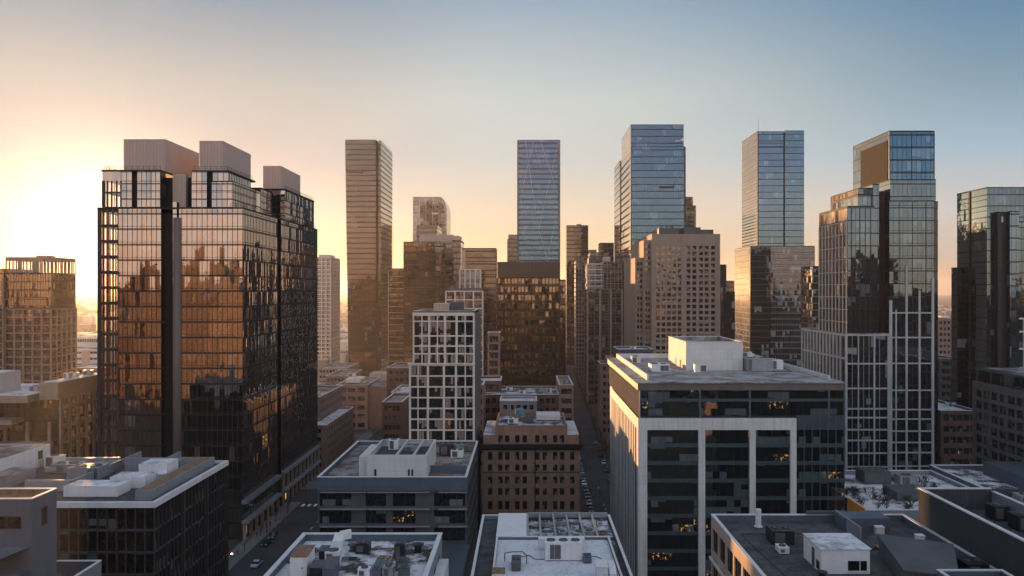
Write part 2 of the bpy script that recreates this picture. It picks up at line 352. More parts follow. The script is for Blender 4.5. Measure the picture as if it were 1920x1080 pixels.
class MB:
    def __init__(s): s.v = []; s.f = []; s.mi = []
    def face(s, pts, mi=0):
        i = len(s.v); s.v += [tuple(p) for p in pts]; s.f.append(tuple(range(i, i+len(pts)))); s.mi.append(mi)
    def box(s, x0, x1, y0, y1, z0, z1, mi=0, skip=''):
        if x1 < x0: x0, x1 = x1, x0
        if y1 < y0: y0, y1 = y1, y0
        if z1 < z0: z0, z1 = z1, z0
        i = len(s.v)
        s.v += [(x0, y0, z0), (x1, y0, z0), (x1, y1, z0), (x0, y1, z0), (x0, y0, z1), (x1, y0, z1), (x1, y1, z1), (x0, y1, z1)]
        fs = {'b': (3, 2, 1, 0), 't': (4, 5, 6, 7), 'f': (0, 1, 5, 4), 'r': (1, 2, 6, 5), 'k': (2, 3, 7, 6), 'l': (3, 0, 4, 7)}
        for k, q in fs.items():
            if k not in skip: s.f.append(tuple(i+a for a in q)); s.mi.append(mi)
        return s
    def prism(s, poly, z0, z1, mi=0, cap=True, base=True):
        """poly: counter-clockwise xy outline; z may be numbers"""
        n = len(poly); i = len(s.v)
        s.v += [(x, y, z0) for x, y in poly]+[(x, y, z1) for x, y in poly]
        for k in range(n):
            s.f.append((i+k, i+(k+1) % n, i+n+(k+1) % n, i+n+k)); s.mi.append(mi)
        if cap: s.f.append(tuple(i+n+k for k in range(n))); s.mi.append(mi)
        if base: s.f.append(tuple(i+k for k in reversed(range(n)))); s.mi.append(mi)
        return s
    def tube(s, p, q, r0, r1=None, n=6, mi=0, caps=True):
        r1 = r0 if r1 is None else r1
        p = Vector(p); q = Vector(q); d = (q-p)
        if d.length < 1e-6: return s
        d.normalize(); a = d.orthogonal().normalized(); b = d.cross(a)
        i = len(s.v)
        for c, r in ((p, r0), (q, r1)):
            for k in range(n):
                t = 2*math.pi*k/n; s.v.append(tuple(c+a*(r*math.cos(t))+b*(r*math.sin(t))))
        for k in range(n):
            s.f.append((i+k, i+(k+1) % n, i+n+(k+1) % n, i+n+k)); s.mi.append(mi)
        if caps:
            s.f.append(tuple(i+n+k for k in range(n))); s.mi.append(mi)
            s.f.append(tuple(i+k for k in reversed(range(n)))); s.mi.append(mi)
        return s
    def build(s, name, mat, parent=None, o0=None, smooth=False):
        o0 = Vector(o0) if o0 is not None else (org(parent) if parent else Vector((0, 0, 0)))
        me = bpy.data.meshes.new(name)
        me.from_pydata([(x-o0.x, y-o0.y, z-o0.z) for x, y, z in s.v], [], s.f)
        mats = mat if isinstance(mat, (list, tuple)) else [mat]
        for m in mats: me.materials.append(m)
        if len(mats) > 1: me.polygons.foreach_set('material_index', s.mi)
        if smooth: me.polygons.foreach_set('use_smooth', [True]*len(me.polygons))
        me.update()
        o = bpy.data.objects.new(name, me); COL.objects.link(o)
        if parent: o.parent = parent
        else: o.location = o0; ORG[o.name] = o0
        return o
def structure(o): o['kind'] = 'structure'; return o
def tag(o, label, cat, group=None):
    o['label'] = label; o['category'] = cat
    if group: o['group'] = group
    return o
def copy_tree(o, parent=None):
    c = o.copy(); COL.objects.link(c)
    if parent: c.parent = parent
    for ch in list(o.children): copy_tree(ch, c)
    return c

# walls with real window openings ---------------------------------------------------------------
def P3(face, c, u, d, z):
    """point on a wall: face f looks to -y, l to -x, r to +x; u runs along it, d is depth behind its plane c"""
    if face == 'f': return (u, c+d, z)
    if face == 'l': return (c+d, u, z)
    return (c-d, u, z)
def wall(mb, face, c, u0, u1, z0, z1, rects, depth=.35, mi=0):
    us = sorted({u0, u1, *[r[0] for r in rects], *[r[1] for r in rects]}); us = [u for u in us if u0-1e-6 <= u <= u1+1e-6]
    zs = sorted({z0, z1, *[r[2] for r in rects], *[r[3] for r in rects]}); zs = [z for z in zs if z0-1e-6 <= z <= z1+1e-6]
    flip = face == 'l'
    def q(pts): mb.face(list(reversed(pts)) if flip else pts, mi)
    for b in range(len(zs)-1):
        zc = (zs[b]+zs[b+1])/2
        run = None
        for a in range(len(us)-1):
            uc = (us[a]+us[a+1])/2
            hole = any(r[0] < uc < r[1] and r[2] < zc < r[3] for r in rects)
            if not hole:
                if run is None: run = us[a]
                end = us[a+1]
            if (hole or a == len(us)-2) and run is not None:
                q([P3(face, c, run, 0, zs[b]), P3(face, c, end, 0, zs[b]), P3(face, c, end, 0, zs[b+1]), P3(face, c, run, 0, zs[b+1])]); run = None
    for (a, b, p, r) in rects:
        q([P3(face, c, a, 0, p), P3(face, c, b, 0, p), P3(face, c, b, depth, p), P3(face, c, a, depth, p)])
        q([P3(face, c, a, depth, r), P3(face, c, b, depth, r), P3(face, c, b, 0, r), P3(face, c, a, 0, r)])
        q([P3(face, c, a, depth, p), P3(face, c, a, depth, r), P3(face, c, a, 0, r), P3(face, c, a, 0, p)][::-1])
        q([P3(face, c, b, 0, p), P3(face, c, b, 0, r), P3(face, c, b, depth, r), P3(face, c, b, depth, p)][::-1])
WM = {}
def window_mesh(face, wd, h, mat, fmat, bars):
    key = (face, round(wd, 2), round(h, 2), mat.name, fmat.name, bars)
    if key in WM: return WM[key]
    mb = MB(); a, b = -wd/2, wd/2; p, r = -h/2, h/2
    flip = face == 'l'
    pts = [P3(face, 0, a, 0, p), P3(face, 0, b, 0, p), P3(face, 0, b, 0, r), P3(face, 0, a, 0, r)]
    mb.face(pts[::-1] if flip else pts, 0)
    t = .07
    def bar(u0, u1, z0, z1):
        p0 = P3(face, 0, u0, -.07, z0); p1 = P3(face, 0, u1, .02, z1)
        mb.box(p0[0], p1[0], p0[1], p1[1], z0, z1, 1)
    if bars is not None:
        bar(a, a+t, p, r); bar(b-t, b, p, r); bar(a+t, b-t, p, p+t); bar(a+t, b-t, r-t, r)
        for k in range(bars): u = a+(b-a)*(k+1)/(bars+1); bar(u-t/2, u+t/2, p+t, r-t)
    me = bpy.data.meshes.new('window'); me.from_pydata(mb.v, [], mb.f)
    me.materials.append(mat); me.materials.append(fmat); me.polygons.foreach_set('material_index', mb.mi); me.update()
    WM[key] = me
    return me
def windows(root, lst, mat, fmat=None, bars=1, depth=.3, name='window', limit=96, key=None):
    """lst of (face, c, (u0, u1, z0, z1)); the largest in the picture stay separate, a surplus becomes one part"""
    fmat = fmat or m_dark; o0 = org(root)
    if key: lst = sorted(lst, key=key)
    for face, c, (a, b, p, r) in lst[:limit]:
        o = bpy.data.objects.new(name, window_mesh(face, b-a, r-p, mat, fmat, bars)); COL.objects.link(o)
        o.parent = root; o.location = Vector(P3(face, c, (a+b)/2, depth, (p+r)/2))-o0
    rest = lst[limit:]
    if rest:
        mb = MB()
        for face, c, (a, b, p, r) in rest:
            pts = [P3(face, c, a, depth, p), P3(face, c, b, depth, p), P3(face, c, b, depth, r), P3(face, c, a, depth, r)]
            mb.face(pts[::-1] if face == 'l' else pts)
        mb.build(name, mat, root)['kind'] = 'stuff'
def grid(us, w, zs, h):
    return [(u-w/2, u+w/2, z, z+h) for z in zs for u in us]
def lin(a, b, n): return [a+(b-a)*(k+.5)/n for k in range(n)]

def roof(root, x0, x1, y0, y1, z1, h=.9, t=.45, cap=None, rmat=None, inner=None, o=.06):
    """flat roof behind a parapet whose outer faces are the walls themselves"""
    cap = cap or m_cap; rmat = rmat or m_snow
    mb = MB()
    ax, bx, ay, by = x0+t, x1-t, y0+t, y1-t; z0 = z1-h
    mb.face([(ax, ay, z1), (ax, ay, z0), (bx, ay, z0), (bx, ay, z1)][::-1])
    mb.face([(bx, by, z1), (bx, by, z0), (ax, by, z0), (ax, by, z1)][::-1])
    mb.face([(ax, by, z1), (ax, by, z0), (ax, ay, z0), (ax, ay, z1)][::-1])
    mb.face([(bx, ay, z1), (bx, ay, z0), (bx, by, z0), (bx, by, z1)][::-1])
    mb.build('parapet', inner or cap, root)
    cb = MB(); e = .14
    cb.box(x0-o, x1+o, y0-o, ay+o, z1, z1+e); cb.box(x0-o, x1+o, by-o, y1+o, z1, z1+e)
    cb.box(x0-o, ax+o, ay+o, by-o, z1, z1+e); cb.box(bx-o, x1+o, ay+o, by-o, z1, z1+e)
    cb.build('coping', cap, root)
    r = MB(); r.face([(ax, ay, z0), (bx, ay, z0), (bx, by, z0), (ax, by, z0)]); r.build('roof', rmat, root)

def bars(mb, face, c, u0, u1, z0, z1, us=(), zs=(), wv=.12, wh=.12, d=.12):
    """upright and level bars standing proud of a wall, level ones cut back behind the uprights"""
    def bx(a, b, p, r, dd):
        q0 = P3(face, c, a, -dd, p); q1 = P3(face, c, b, 0.02, r)
        mb.box(q0[0], q1[0], q0[1], q1[1], p, r)
    for u in us: bx(u-wv/2, u+wv/2, z0, z1, d)
    for z in zs: bx(u0, u1, z-wh/2, z+wh/2, d*.7)
def steps(a, b, s):
    n = max(1, round((b-a)/s)); return [a+(b-a)*k/n for k in range(n+1)]

def block(root, x0, x1, y0, y1, z0, z1, mat, name='glass_facade', top=None, par=0, cap=None, mull=None, mmat=None):
    """a straight-sided volume; mull = (upright spacing, floor height, upright width, level width, depth, faces)"""
    mb = MB(); mb.box(x0, x1, y0, y1, z0, z1, skip='bt'); mb.build(name, mat, root)
    if par: roof(root, x0, x1, y0, y1, z1, par, .4, cap or m_dark, top or m_felt)
    else:
        r = MB(); r.box(x0-.05, x1+.05, y0-.05, y1+.05, z1, z1+.35); r.build('roof', top or m_dark, root)
    if mull:
        dx, dz, wv, wh, d, faces = mull; b = MB()
        zs = steps(z0, z1, dz)
        for fc in faces:
            if fc == 'f': bars(b, 'f', y0, x0, x1, z0, z1, steps(x0, x1, dx), zs, wv, wh, d)
            if fc == 'l': bars(b, 'l', x0, y0, y1, z0, z1, steps(y0, y1, dx)[1:], zs, wv, wh, d)
            if fc == 'r': bars(b, 'r', x1, y0, y1, z0, z1, steps(y0, y1, dx)[1:], zs, wv, wh, d)
        b.build('mullions', mmat or m_mull, root)

# ------------------------------------------------------------------ the setting: ground and streets
g = MB(); g.face([(-9000, -3500, 0), (9000, -3500, 0), (9000, 14000, 0), (-9000, 14000, 0)]); structure(g.build('ground', m_ground))
r = MB()
r.face([(-74, 60, .004), (-52, 60, .004), (-52, 520, .004), (-74, 520, .004)])
structure(r.build('road', m_road))
RC = ((100, 24), (300, 26), (420, 28), (520, 30.5), (700, 33.5), (780, 35))
def road_c(y):
    for (a, p), (b, q) in zip(RC, RC[1:]):
        if y <= b: return p+(q-p)*(y-a)/(b-a)
    return RC[-1][1]
r = MB()
for (a, p), (b, q) in zip(RC, RC[1:]): r.face([(p-6, a, .008), (p+6, a, .008), (q+6, b, .008), (q-6, b, .008)])
structure(r.build('road', m_road))
r = MB(); r.face([(-300, 284, .012), (300, 284, .012), (300, 298, .012), (-300, 298, .012)]); structure(r.build('road', m_road))
r = MB(); r.face([(-300, 178, .016), (-47, 178, .016), (-47, 190, .016), (-300, 190, .016)]); structure(r.build('road', m_road))
pv = MB()
pv.box(-79, -74, 192, 282, 0, .13); pv.box(-52, -46.9, 192, 282, 0, .13); pv.box(-52, -46.9, 60, 176, 0, .13)
pv.box(-79, -74, 300, 520, 0, .13); pv.box(-52, -47, 300, 520, 0, .13)
pv.box(15.6, 17, 150, 282, 0, .13); pv.box(14, 17, 300, 330, 0, .13)
structure(pv.build('pavement', m_pave))
mk = MB()
for k in range(60):
    y = 70+k*7.5
    if not (280 < y < 300 or 175 < y < 192): mk.box(-63.08, -62.92, y, y+3, .004, .012)
for k in range(26):
    y = 152+k*6; x = road_c(y)
    if not 280 < y < 300: mk.box(x-.08, x+.08, y, y+2.4, .008, .016)
for y in (192.5, 277):
    for k in range(11): mk.box(-73+k*2, -72+k*2, y, y+3, .004, .012)
structure(mk.build('road_marking', m_sign))

# ------------------------------------------------------------------ TOWER A: big glass tower at the left, sun behind its edge
def tower_a():
    y0, y1, xl, xr = 240., 326., -120.3, -79.5
    T = thing('glass_tower', 'broad amber glass office tower with three boxy rooftop screens, the sun at its edge', 'office tower', (-100, 283, 0))
    zt, zu = 93.0, 103.7
    xh = -114.6; yh = 254.      # hollow see-through corner
    # lower volume: left slab (behind the open corner), right slab, far slab
    gl = MB()
    gl.box(xh, -102.4, y0, yh, 0, zt, skip='bt'); gl.box(xl, -102.4, yh, y1, 0, zt, skip='bt')
    gl.build('glass_facade', g_A, T)
    gl = MB(); gl.box(-97.4, xr, y0, 273.5, 0, zt, skip='bt'); gl.build('glass_facade', g_A, T)
    gl = MB(); gl.box(-97.4, xr, 277.5, y1, 0, zt, skip='bt'); gl.build('glass_facade', g_A, T)
    gl = MB(); gl.box(-102.4, -97.4, y0+2.2, y1-1, 0, zt-1, skip='bt'); gl.box(-96, xr-1.6, 273.5, 277.5, 0, zt-1, skip='bt'); gl.build('recess_wall', m_dark, T)
    gl = MB(); gl.box(-99.3, -98.2, y0+.4, y0+2.2, 0, zt+2, skip='bt'); gl.build('glass_facade', g_A, T)
    c = MB(); c.tube((-97.9, y0+.2, 0), (-97.9, y0+.2, zt-2.5), 1.15, n=24); c.build('column', m_col, T, smooth=True)
    # open corner: slabs, posts and clear panes
    cn = MB()
    for k in range(22):
        z = zt-.6-4.35*k
        if z < 3: break
        cn.box(xl+.05, xh, y0+.05, yh, z-.25, z+.6)
    cn.build('floor_slab', m_slab, T)
    cp = MB()
    for x in steps(xl+.1, xh, 1.42): cp.box(x-.17, x+.17, y0-.06, y0+.3, 0, zt)
    for y in steps(y0+1.6, yh, 1.9): cp.box(xl-.06, xl+.3, y-.12, y+.12, 0, zt)
    cp.box(xl-.05, xl+.95, y0-.1, y0+.6, 0, zt)
    cp.build('corner_frame', m_mull, T)
    cg = MB(); cg.face([(xl, y0+.1, 0), (xh, y0+.1, 0), (xh, y0+.1, zt), (xl, y0+.1, zt)]); cg.face([(xl+.1, yh, 0), (xl+.1, y0+.1, 0), (xl+.1, y0+.1, zt), (xl+.1, yh, zt)])
    cg.build('corner_glazing', m_clear, T)
    # mullions: pairs of level lines at each floor, close uprights
    mb = MB()
    zs = []
    for k in range(22):
        z = zt-.6-4.35*k
        if z > 2: zs += [z, z-.55]
    bars(mb, 'f', y0, xh, -102.4, 0, zt, steps(xh, -102.4, 1.4), zs, .10, .10, .10)
    bars(mb, 'f', y0, -97.4+.6, xr, 0, zt, steps(-96.6, xr, 1.4), zs, .10, .10, .10)
    mb.build('mullions', m_mull, T)
    mb = MB()
    bars(mb, 'r', xr, y0, 273.5, 0, zt, steps(y0+1.2, 273.5, 1.4), zs, .10, .10, .10)
    bars(mb, 'r', xr, 277.5, y1, 0, zt, steps(277.5, y1, 1.4), zs, .10, .10, .10)
    mb.build('mullions', m_mull, T)
    # terrace slabs at the set-back
    t = MB(); t.box(xl-.1, xr+.1, y0-.1, y1+.1, zt, zt+.45); t.build('terrace', m_dark, T)
    # upper tier
    z0 = zt+.45
    up = MB()
    up.box(xh+.2, -111.3, 241.5, 262, z0, zu, skip='bt'); up.box(-119.7, -111.3, 254, 262, z0, zu, skip='bt'); up.box(-109.9, -103.3, 241.5, 262, z0, zu, skip='bt')
    up.box(-119.7, -103.3, 262, 325, z0, zu, skip='bt')
    up.build('upper_glass', g_A, T)
    up = MB()
    up.box(-94.6, -90.2, 241.8, 262, z0, zu, skip='bt'); up.box(-88.9, -83.0, 241.8, 262, z0, zu-2.9, skip='bt'); up.box(-88.9, -84.4, 242.6, 262, zu-2.9, zu, skip='bt')
    up.box(-94.6, -82.6, 262, 266, z0, zu-3, skip='bt')
    up.build('upper_glass', g_A, T)
    up = MB(); up.box(-94.6, -83.6, 270, 281, z0, zu-1.5, skip='bt'); up.build('upper_glass', g_A, T)
    up = MB(); up.box(-96, -80.6, 286, 325, z0, zu, skip='bt'); up.build('upper_glass', g_A, T)
    dk = MB(); dk.box(-111.3, -109.9, 242.8, 262, z0, zu-.4); dk.box(-90.2, -88.9, 242.8, 262, z0, zu-.4); dk.box(-103.3, -94.6, 247, 300, z0, zu-1)
    dk.box(-94.6, -85.6, 266, 270, z0, zu-2); dk.box(-94.6, -85.2, 281, 286, z0, zu-2); dk.build('recess_wall', m_dark, T)
    pn = MB(); pn.box(-101.4, -97.6, 245.4, 247, z0, zu-.2); pn.build('recess_panel', m_taupe, T)
    oc = MB(); oc.box(-119.7, xh+.2, 241.5, 254, z0, z0+.3); oc.box(-119.7, xh+.2, 241.5, 254, z0+4.2, z0+4.6); oc.build('floor_slab', m_slab, T)
    oc = MB(); oc.box(-119.7, xh+.2, 241.5, 254, zu-2.6, zu); oc.build('upper_glass', g_A, T)
    oc = MB(); oc.face([(-119.7, 241.55, z0), (xh+.2, 241.55, z0), (xh+.2, 241.55, zu-2.6), (-119.7, 241.55, zu-2.6)]); oc.face([(-119.65, 254, z0), (-119.65, 241.55, z0), (-119.65, 241.55, zu-2.6), (-119.65, 254, zu-2.6)]); oc.build('corner_glazing', m_clear, T)
    oc = MB()
    for x in steps(-119.7, xh+.2, 1.42): oc.box(x-.15, x+.15, 241.42, 241.7, z0+.3, zu-2.6)
    oc.box(-119.75, -119.0, 241.4, 242, z0+.3, zu-2.6)
    for y in steps(243, 254, 1.9): oc.box(-119.78, -119.6, y-.07, y+.07, z0+.3, zu-2.6)
    oc.build('corner_frame', m_mull, T)
    mb = MB(); zz = [z0+.2, z0+4.5, z0+4.9, zu-2.7, zu-.15]
    for a, b, y, zz1 in ((xh+.2, -111.3, 241.5, zu), (-109.9, -103.3, 241.5, zu), (-94.6, -90.2, 241.8, zu), (-88.9, -83, 241.8, zu-2.9), (-88.9, -84.4, 242.6, zu)):
        zb = z0 if y < 242.5 else zu-2.9
        bars(mb, 'f', y, a, b, zb, zz1, steps(a, b, 1.4), [q for q in zz if zb <= q <= zz1], .1, .14, .1)
    bars(mb, 'r', -83.0, 241.8, 262, z0, zu-2.9, steps(243, 262, 1.4), zz[:4], .1, .14, .1)
    bars(mb, 'r', -84.4, 242.6, 262, zu-2.9, zu, steps(243.5, 262, 1.4), [zu-.15], .1, .14, .1)
    bars(mb, 'r', -83.6, 270, 281, z0, zu-1.5, steps(271, 281, 1.4), zz[:4], .1, .14, .1)
    bars(mb, 'r', -80.6, 286, 325, z0, zu, steps(287, 325, 1.4), zz, .1, .14, .1)
    bars(mb, 'f', 286, -85, -80.6, z0, zu, steps(-85, -80.6, 1.4), zz, .1, .14, .1)
    mb.build('mullions', m_mull, T)
    rf = MB(); rf.box(-119.9, -103.2, 241.3, 325.2, zu, zu+.5); rf.box(-94.8, -84.2, 242.4, 266.2, zu, zu+.5); rf.box(-94.8, -83.4, 269.8, 281.2, zu-1.5, zu-1.1); rf.box(-96.2, -80.4, 285.8, 325.2, zu, zu+.5); rf.box(-89, -82.8, 241.6, 242.4, zu-2.9, zu-2.6)
    rf.build('roof', m_dark, T)
    rl = MB()
    def rail(pts, z, h=1.1, s=1.5):
        for (a, b), (c_, d) in zip(pts, pts[1:]):
            n = max(1, int(math.hypot(c_-a, d-b)/s))
            for k in range(n+1): x = a+(c_-a)*k/n; y = b+(d-b)*k/n; rl.box(x-.04, x+.04, y-.04, y+.04, z, z+h)
            rl.tube((a, b, z+h), (c_, d, z+h), .05, n=4); rl.tube((a, b, z+h*.5), (c_, d, z+h*.5), .03, n=4)
    rail([(-119.5, 260), (-119.5, 242), (-103.5, 242)], zu+.5); rail([(-94.4, 243), (-84.8, 243), (-84.8, 265)], zu+.5); rail([(-80.8, 287), (-80.8, 324)], zu+.5)
    rail([(-83, 240.4), (-79.8, 240.4), (-79.8, 273)], zt+.45); rail([(-79.8, 278), (-79.8, 325)], zt+.45)
    rl.build('roof_railing', m_mull, T)
    for a, b, p, q, zz in ((-117.7, -105.5, 250, 276, 114.2), (-97.4, -90.4, 255, 281, 114.6), (-92.2, -86, 300, 326.2, 113.7)):
        s = MB(); s.box(a, b, p, q, zu+.6, zz); o = s.build('rooftop_screen', m_taupe, T)
        k = MB(); k.box(a-.06, b+.06, p-.06, q+.06, zz, zz+.18); k.build('coping', m_taupe, o)
    # street level: canopy band and lit lobby
    cb = MB(); cb.box(xr, xr+1.6, y0-1, 273, 10.2, 11.2); cb.box(xr, xr+1.2, 278, y1, 10.0, 10.9); cb.box(xr, xr+1.9, y0-1, 273, 4.6, 5.4); cb.box(xr, xr+1.5, 278, y1, 4.4, 5.1)
    cb.build('canopy', m_grey, T)
    def pillar(a, b, p, q, z0_, z1_): cb = MB(); cb.box(a, b, p, q, z0_, z1_); cb.build('street_pillar', m_beige, T)
    for y in steps(y0, 272, 5.3): pillar(xr+.1, xr+1.0, y-.35, y+.35, 0, 4.6)
    for y in steps(279, y1, 5.2): pillar(xr+.1, xr+.9, y-.25, y+.25, 5.1, 10.0); pillar(xr+.1, xr+.9, y-.25, y+.25, 0, 4.4)
    ll = MB(); ll.box(xr+.12, xr+.2, 247, 268, 3.4, 4.5); ll.box(xr+.12, xr+.2, 280, 283, 1, 3); ll.box(xr+.12, xr+.2, 240.5, 243, 1, 3.2); ll.build('lit_lobby', m_lit, T)
tower_a()

# ------------------------------------------------------------------ WHITE-FRAMED OFFICE BUILDING, right of centre
def white_frame():
    x0, x1, y0, y1, zt = 25.7, 72.7, 194., 264., 49.
    T = thing('office_building', 'office block with a big white stone frame over dark glass and a white rooftop box', 'office building', (49, 229, 0))
    z_up = 41.0
    gl = MB(); gl.box(x0+.6, x1, y0+.6, y1, 0, zt-2.2, skip='bt'); gl.build('core', m_black, T)
    piers = [(25.7, 27.65), (39.3, 40.8), (50.9, 52.25), (60.15, 61.5)]
    fr = MB()
    for a, b in piers: fr.box(a, b, y0-.5, y0+.6, 0, 38.4)
    fr.box(25.7, 61.5, y0-.5, y0+.6, 38.4, z_up)
    # left flank: beam, end piers and fins
    fr.box(x0-.1, x0, y0-.48, 258, 38.4, z_up-.01); fr.box(x0-.1, x0, y0-.48, y0+2.4, 0, 38.4); fr.box(x0-.1, x0, 255.5, 258, 0, 38.4)
    for y in steps(y0+6.5, 253.5, 3.35): fr.box(x0-.08, x0+.02, y-.65, y+.65, 0, 38.4)
    fr.build('stone_frame', m_white, T)
    # office windows: one part per bay and floor
    lst = []
    bays = [(27.65, 39.3), (40.8, 50.9), (52.25, 60.15), (61.5, x1)]
    for k in range(10):
        za = 38.4-4.0*k-3.2
        for a, b in bays: lst.append(('f', y0, (a, b, za, za+3.15)))
    for za in (42.0, 45.9-.1):
        for a, b in ((26.1, 39.6), (39.9, 50.9), (51.2, 68.9), (69.2, x1)): lst.append(('f', y0, (a, b, za-.4, za+2.75)))
    windows(T, lst, g_win7, m_mull, None, .25)
    sp = MB()
    for k in range(10):
        za = 38.4-4.0*k-3.2
        for a, b in bays: sp.box(a, b, y0+.1, y0+.5, za-.85, za)
    sp.box(61.5, x1, y0+.1, y0+.5, 38.35, 41.6); sp.box(26.1, x1, y0+.08, y0+.5, 44.75, 45.4)
    sp.build('spandrel_bands', m_teal, T)
    pm = MB()
    for x in (26.1, 39.75, 51.05, 69.05, 72.6): pm.box(x-.16, x+.16, y0-.05, y0+.4, 41.05, 48)
    for x in steps(61.6, x1-.2, 1.85): pm.box(x-.05, x+.05, y0+.02, y0+.3, 0, 41)
    pm.build('window_posts', m_blue, T)
    lw = []
    ys = [y0+2.4]+[y for y in steps(y0+6.5, 253.5, 3.35)]
    for y in steps(y0+6.5, 253.5, 3.35)[:-1]:
        lw.append(('l', x0, (y+.65, y+2.7, 1, 38.4)))
    lw.append(('l', x0, (y0+2.4, y0+5.85, 1, 38.4)))
    windows(T, lw, m_dark, m_mull, None, .04)
    ug = MB(); ug.box(x0+.35, x0+.62, y0+.1, y1, 41.05, 47.2, skip='b'); ug.build('attic_glazing', g_dk, T)
    um = MB()
    for y in steps(y0+.4, y1, 1.9): um.box(x0+.22, x0+.36, y-.16, y+.16, 41.05, 47.4)
    um.build('attic_fins', m_tan, T)
    # roof slab with fascia and the pale inner parapet
    fs = MB(); fs.box(x0-.2, x1-.3, y0-.35, y1+.3, 47.4, 49.0); fs.build('fascia', plain('brown_fascia', (.16, .135, .12), .5, .12, .3, .2, (4.4, 30, .05)), T)
    rt = MB(); rt.box(x0-.6, x1-.1, y0-.7, y1+.6, 49.0, 49.25); rt.build('roof', patchy('stained_roof', (.50, .48, .47), (.16, .13, .12), .38, .6, .25), T)
    pp = MB(); pp.box(x0+2.4, x0+2.8, y0+3.2, y1-.5, 49.25, 50.6); pp.box(x0+2.8, x1-2, y1-.9, y1-.5, 49.25, 50.6); pp.box(x1-2, x1-1.6, y0+5, y1-.5, 49.25, 50.2)
    pp.build('parapet', m_white2, T)
    # rooftop box
    pb = MB(); a, b, p, q = 41.8, 56.6, 222., 249.; z0, z1 = 49.25, 56.6
    pb.box(a, b, p, q, z0, z1, skip='t'); o = pb.build('rooftop_box', m_white2, T)
    c = MB(); c.box(a-.1, b+.1, p-.1, p+.35, z1, z1+.15); c.box(a-.1, b+.1, q-.35, q+.1, z1, z1+.15); c.box(a-.1, a+.35, p+.35, q-.35, z1, z1+.15); c.box(b-.35, b+.1, p+.35, q-.35, z1, z1+.15); c.build('coping', m_white2, o)
    c = MB(); c.face([(a, p, z1-1.0), (b, p, z1-1.0), (b, q, z1-1.0), (a, q, z1-1.0)])
    c.face([(b-.35, p+.3, z1), (b-.35, p+.3, z1-1), (b-.35, q-.3, z1-1), (b-.35, q-.3, z1)]); c.face([(a+.3, q-.35, z1-1), (b-.3, q-.35, z1-1), (b-.3, q-.35, z1), (a+.3, q-.35, z1)][::-1])
    c.build('roof', m_snow3, o)
    for ya, yb in ((229, 231), (236.5, 237.5)): d = MB(); d.box(a-.06, a, ya, yb, z0, z0+2.2); d.build('door', m_rust, o)
white_frame()

